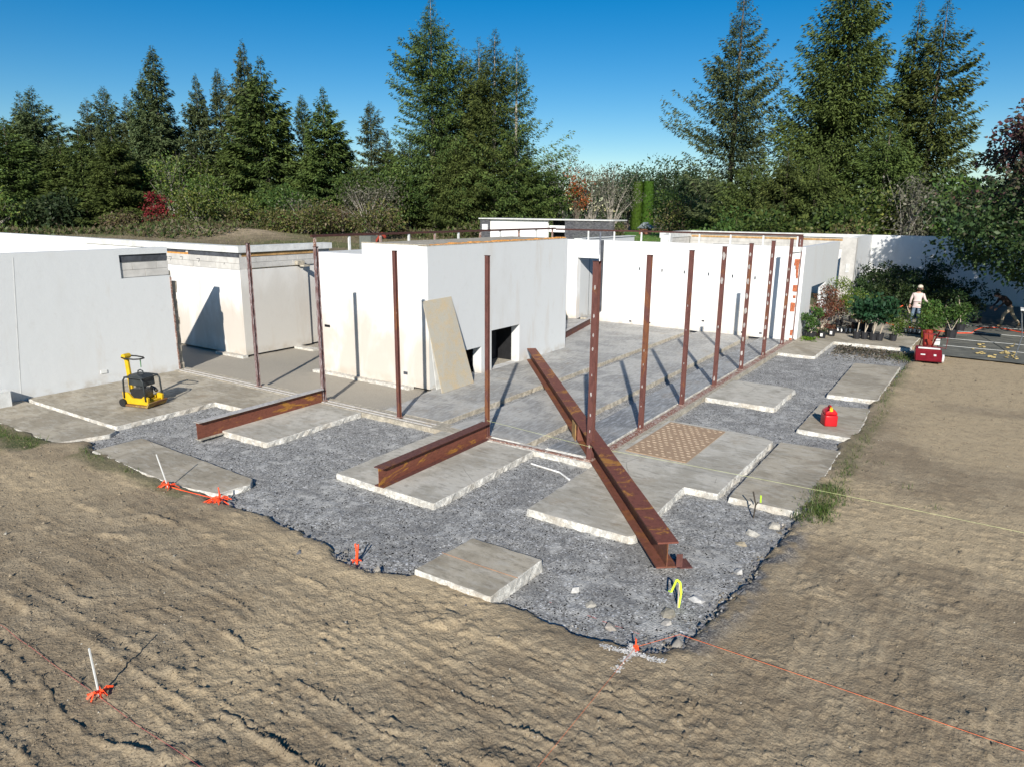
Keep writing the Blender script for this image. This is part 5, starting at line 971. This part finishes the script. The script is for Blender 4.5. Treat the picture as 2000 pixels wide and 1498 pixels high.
# ------------------------------------------------------------------ rototiller
M_tred = plain('tiller_red', (.17, .012, .018), .35, var=.15)
t = thing('rototiller', 'red walk-behind rototiller with its tine hood towards the dirt', 'rototiller', (17.3, -5.3, -.03), R(8)); t.scale = (.84, .84, .84)
arr(t, 'tine_hood', MB().extr([(-.1, .55), (.3, .62), (.42, .55), (.42, .5), (.3, .56), (-.1, .5)][::-1], 'y', -.5, .5).add([(-.72, -.5, .14), (-.72, .5, .14), (-.1, .5, .545), (-.1, -.5, .545), (-.70, -.5, .11), (-.70, .5, .11), (-.1, .5, .51), (-.1, -.5, .51)], [(0, 1, 2, 3), (7, 6, 5, 4), (0, 4, 5, 1), (1, 5, 6, 2), (2, 6, 7, 3), (3, 7, 4, 0)]), M_tred)
arr(t, 'hood_side', MB().extr([(-.7, .1), (.35, .1), (.4, .52), (-.1, .52)], 'y', -.52, -.5).extr([(-.7, .1), (.35, .1), (.4, .52), (-.1, .52)], 'y', .5, .52), M_tred); arr(t, 'hood_cap', MB().box(-.12, .04, -.45, .42, .56, .62), M_coping, bevel=.02)
arr(t, 'badge', MB().obox((-.42, .22, .352), (.03, 0, .02), (0, .09, 0), (-.003, 0, .004)), M_coping); arr(t, 'badge', MB().obox((-.42, -.25, .352), (.045, 0, .03), (0, .05, 0), (-.003, 0, .004)), M_coping)
tn = MB(); tn.tube([(0, -.45, .2), (0, .45, .2)], .03, 6)
for i in range(8):
    for k_ in range(3): a = k_*2.09+i*.5; tn.beam((0, -.42+i*.12, .2), (.2*math.cos(a), -.42+i*.12, .2+.2*math.sin(a)), .04, .012, (0, 1, 0))
arr(t, 'tines', tn, M_rub)
for s in (-1, 1): arr(t, 'drive_wheel', MB().tube([(.85, s*.3-.08, .27), (.85, s*.3+.08, .27)], .27, 16), M_rub)
arr(t, 'depth_wheel', MB().tube([(-.25, -.62, .2), (-.25, -.54, .2)], .19, 14), M_coping); arr(t, 'engine', MB().box(.8, 1.25, -.19, .19, .55, 1.1).lathe((1.05, 0, 1.12), [(.18, 0), (.18, .12), (.1, .16)], 12), plain('engine_orange_red', (.24, .028, .016), .4), bevel=.02); arr(t, 'air_filter', MB().box(.9, 1.15, -.5, -.26, .6, .88), M_coping, bevel=.03)
arr(t, 'gear_case', MB().box(.1, .86, -.14, .14, .3, .62), M_tred, bevel=.03); arr(t, 'front_guard', MB().tube([(1.3, -.25, .4), (1.6, -.25, .4), (1.65, -.2, .75), (1.65, .2, .75), (1.6, .25, .4), (1.3, .25, .4)], .025, 6), M_tred)
for s in (-1, 1): arr(t, 'handlebar', MB().tube([(.5, s*.16, .6), (.1, s*.24, 1.05), (-.25, s*.32, 1.4), (-.45, s*.32, 1.42)], .034, 7), M_tred)
arr(t, 'handle_crossbar', MB().tube([(-.1, -.29, 1.24), (-.1, .29, 1.24)], .028, 6), M_tred); arr(t, 'side_guard', MB().tube([(.5, -.2, .6), (.5, -.72, .55), (.5, -.74, 1.05), (.45, -.25, 1.0)], .018, 6), M_tred); arr(t, 'control_rod', MB().tube([(.7, 0, .9), (-.2, .1, 1.35)], .012, 5), M_rub)
# ------------------------------------------------------------------ hose
M_hose = plain('orange_red_hose', (.75, .09, .03), .5)
o = MB().tube([(27.2, -3.4, .9), (27.4, -2.9, .6), (27.5, -2.5, .25), (27.0, -2.6, .03), (26.1, -3.2, .03), (25.6, -4.2, .03), (25.4, -5.2, .03), (25.2, -6.0, .03), (25.6, -6.5, .03), (26.6, -6.6, .03), (28.0, -6.9, .03), (28.3, -7.6, .03), (27.3, -8.4, .03), (26.6, -9.2, .03)], .024, 6).obj('garden_hose', M_hose, base=(26, -4, 0), smooth=True); o.location = (26, -4, 0); tag(o, 'orange-red garden hose winding from the hand of the person over the ground', 'hose')
# ------------------------------------------------------------------ people
def skin_obj(name, nodes, edges, root, mat, parent, sub=2):
    me = bpy.data.meshes.new(name); me.from_pydata([n_[0] for n_ in nodes], edges, []); o = link(name, me, mat, parent)
    o.modifiers.new('Skin', 'SKIN'); o.modifiers['Skin'].use_smooth_shade = True
    sv = me.skin_vertices
    if not sv:
        bm = bmesh.new(); bm.from_mesh(me); bm.verts.layers.skin.verify(); bm.to_mesh(me); bm.free()
    for i, n_ in enumerate(nodes):
        r = n_[1]; r = r if isinstance(r, tuple) else (r, r); me.skin_vertices[0].data[i].radius = r; me.skin_vertices[0].data[i].use_root = (i == root)
    md = o.modifiers.new('Sub', 'SUBSURF'); md.levels = sub; md.render_levels = sub; return o
M_skin = plain('skin', (.42, .24, .17), .6, var=.08)
def hand(t, wrist, d, side, curl=.5):
    """palm and five bent fingers"""
    w0 = Vector(wrist); d = Vector(d).normalized(); s = d.cross(Vector(side)).normalized(); up = s.cross(d)
    nodes = [(tuple(w0), .03)]; edges = []
    nodes.append((tuple(w0+d*.07), (.045, .022))); edges.append((0, 1))
    skin_obj('palm', nodes, edges, 0, M_skin, t, 1)
    for i, l in enumerate((.075, .085, .08, .062)):
        b0 = w0+d*.095+s*(.03-.02*i); m1 = b0+d*l*.45-up*l*.12*curl; e1 = m1+(d*(1-curl)-up*curl)*l*.5
        skin_obj('finger', [(tuple(w0+d*.05+s*(.025-.017*i)), .011), (tuple(b0), .011), (tuple(m1), .01), (tuple(e1), .008)], [(0, 1), (1, 2), (2, 3)], 0, M_skin, t, 1)
    skin_obj('thumb', [(tuple(w0+d*.03+s*.02), .014), (tuple(w0+d*.06+s*.055-up*.01), .012), (tuple(w0+d*.1+s*.06-up*.03), .009)], [(0, 1), (1, 2)], 0, M_skin, t, 1)
M_shirt = plain('pale_pink_shirt', (.62, .50, .47), .9, var=.08); M_jean = plain('blue_jeans', (.13, .18, .24), .9, var=.2, sc_=10); M_cap = plain('beige_cap', (.55, .47, .37), .9); M_hair = plain('dark_hair', (.03, .02, .015), .7); M_shoe = plain('shoe', (.2, .16, .12), .8); M_khaki = plain('khaki_trousers', (.42, .34, .24), .9, var=.12); M_boot = plain('tan_boot', (.3, .19, .1), .8)
K = 1.1
t = thing('person', 'person seen from behind in pale shirt, jeans and cap, holding the hose', 'person', (26.7, -4.05, -.01), R(-4)); t.scale = (K, K, K)
# faces +x (away), y is left
body = [((0, 0, .98), (.12, .165)), ((.0, 0, 1.12), (.11, .155)), ((.0, 0, 1.28), (.12, .175)), ((.01, 0, 1.42), (.11, .17)), ((.02, 0, 1.5), (.06, .065)), ((.05, -.01, 1.58), (.05, .05)), ((.05, -.02, 1.66), (.09, .08)), ((.05, -.03, 1.74), (.08, .075)),
        ((0, .19, 1.44), .065), ((-.02, .26, 1.2), .05), ((.05, .29, .98), .038), ((.02, -.2, 1.43), .065), ((.02, -.29, 1.2), .05), ((.14, -.42, 1.06), .038),
        ((0, .1, .9), (.1, .09)), ((.0, .13, .5), (.07, .07)), ((-.02, .14, .1), (.05, .05)), ((0, -.1, .9), (.1, .09)), ((.03, -.1, .5), (.07, .07)), ((.02, -.08, .1), (.05, .05))]
E_ = [(0, 1), (1, 2), (2, 3), (3, 4), (4, 5), (5, 6), (6, 7), (3, 8), (8, 9), (9, 10), (3, 11), (11, 12), (12, 13), (0, 14), (14, 15), (15, 16), (0, 17), (17, 18), (18, 19)]
skin_obj('body', [(p, tuple(q*(1. if 4 <= i_ <= 7 else .68) for q in (r if isinstance(r, tuple) else (r, r)))) for i_, (p, r) in enumerate(body)], E_, 0, M_skin, t)
skin_obj('shirt', [(body[i][0], body[i][1]) for i in (0, 1, 2, 3, 8, 9, 10, 11, 12, 13)]+[((.01, 0, 1.49), (.075, .085)), ((.0, .1, 1.46), (.075, .06)), ((.0, -.1, 1.46), (.075, .06)), ((0, 0, .9), (.125, .165))], [(0, 1), (1, 2), (2, 3), (3, 4), (4, 5), (5, 6), (3, 7), (7, 8), (8, 9), (3, 10), (3, 11), (3, 12), (0, 13)], 0, M_shirt, t)
skin_obj('trousers', [((0, 0, 1.0), (.12, .155)), ((0, 0, .93), (.12, .15))]+[body[i] for i in (14, 15, 16, 17, 18, 19)], [(0, 1), (1, 2), (2, 3), (3, 4), (1, 5), (5, 6), (6, 7)], 0, M_jean, t)
for s in ((.0, .14), (.04, -.08)): skin_obj('shoe', [((s[0]-.05, s[1], .04), (.045, .04)), ((s[0]+.08, s[1], .04), (.045, .045)), ((s[0]+.17, s[1], .03), (.04, .03))], [(0, 1), (1, 2)], 0, M_shoe, t, 1)
MB().lathe((.05, -.03, 1.72), [(.112, 0), (.113, .04), (.095, .09), (.05, .125), (.01, .13)], 12).obj('cap', M_cap, t, smooth=True); MB().obox((.19, -.05, 1.72), (.07, 0, -.01), (0, .07, 0), (0, 0, .008)).obj('cap_brim', M_cap, t, bevel=.005); MB().ico((.0, -.02, 1.62), .1, .05, .9).obj('hair', M_hair, t, smooth=True)
MB().ico((.155, -.04, 1.66), .022, .05).obj('nose', M_skin, t); 
for s in (-1, 1): MB().ico((.05, -.03+s*.095, 1.66), .028, .05, 1.3).obj('ear', M_skin, t)
hand(t, (.07, .295, .95), (.1, .02, -1), (1, 0, 0)); hand(t, (.16, -.45, 1.04), (.8, -.4, -.35), (0, 0, 1))
t = thing('person', 'person in khaki trousers and boots striding and stooping in the deep shade of the maple', 'person', (29.2, -7.9, .02), R(115)); t.scale = (K, K, K)
b2 = [((0, 0, .92), (.13, .16)), ((.16, 0, 1.08), (.12, .15)), ((.33, 0, 1.22), (.12, .17)), ((.42, 0, 1.3), (.11, .15)), ((.5, 0, 1.33), (.055, .06)), ((.58, 0, 1.34), (.05, .05)), ((.64, 0, 1.36), (.085, .08)), ((.7, 0, 1.4), (.08, .075)),
      ((.4, .2, 1.27), .06), ((.46, .26, 1.03), .048), ((.62, .22, .86), .036), ((.4, -.2, 1.27), .06), ((.46, -.26, 1.03), .048), ((.64, -.2, .88), .036),
      ((.02, .1, .84), (.1, .09)), ((.3, .12, .52), (.075, .07)), ((.34, .13, .1), (.05, .05)), ((-.02, -.1, .84), (.1, .09)), ((-.22, -.12, .48), (.075, .07)), ((-.52, -.13, .14), (.05, .05))]
skin_obj('body', [(p, tuple(q*(1. if 4 <= i_ <= 7 else .68) for q in (r if isinstance(r, tuple) else (r, r)))) for i_, (p, r) in enumerate(b2)], E_, 0, M_skin, t)
skin_obj('jacket', [b2[i] for i in (0, 1, 2, 3, 8, 9, 10, 11, 12, 13)]+[((.47, 0, 1.33), (.075, .08))], [(0, 1), (1, 2), (2, 3), (3, 4), (4, 5), (5, 6), (3, 7), (7, 8), (8, 9), (3, 10)], 0, plain('dark_brown_jacket', (.05, .035, .03), .9), t)
skin_obj('trousers', [((0.02, 0, .94), (.125, .155)), ((0, 0, .87), (.12, .15))]+[b2[i] for i in (14, 15, 16, 17, 18, 19)], [(0, 1), (1, 2), (2, 3), (3, 4), (1, 5), (5, 6), (6, 7)], 0, M_khaki, t)
skin_obj('boot', [((.3, .13, .05), .05), ((.42, .13, .05), .045), ((.5, .13, .04), .038)], [(0, 1), (1, 2)], 0, M_boot, t, 1); skin_obj('boot', [((-.56, -.13, .14), .05), ((-.5, -.13, .05), .045), ((-.42, -.13, .03), .038)], [(0, 1), (1, 2)], 0, M_boot, t, 1)
MB().ico((.62, 0, 1.42), .11, .05, .8).obj('hair', M_hair, t, smooth=True); MB().ico((.74, 0, 1.34), .022, .05).obj('nose', M_skin, t)
hand(t, (.64, .22, .84), (.6, 0, -.8), (0, 1, 0)); hand(t, (.66, -.2, .86), (.6, 0, -.8), (0, -1, 0))
# folding metal stand at the right edge
t = thing('metal_stand', 'thin metal stand with a white tray cut off by the right edge of the picture', 'stand', (20.5, -8.2, 0)); arr(t, 'leg', MB().tube([(-1.2, .15, -.03), (-.6, .1, .1), (.6, -.05, .7), (2.6, .05, 1.55)], .022, 6), M_galv); arr(t, 'leg', MB().tube([(2.6, -.6, 0), (2.6, 0, 1.55)], .022, 6), M_galv); arr(t, 'tray', MB().box(2.0, 3.0, -.9, .1, 1.55, 1.62), M_coping); arr(t, 'hopper', MB().lathe((2.5, -.35, 1.63), [(.15, 0), (.3, .25), (.25, .28)], 10), M_galv)
t = thing('concrete_block_stub', 'grey block with a dark shadow at the left picture edge below the grey wall', 'block', (-5.6, 15.4, 0)); arr(t, 'block', MB().box(-.1, .3, .0, .35, -.06, .4, .01), M_coping)
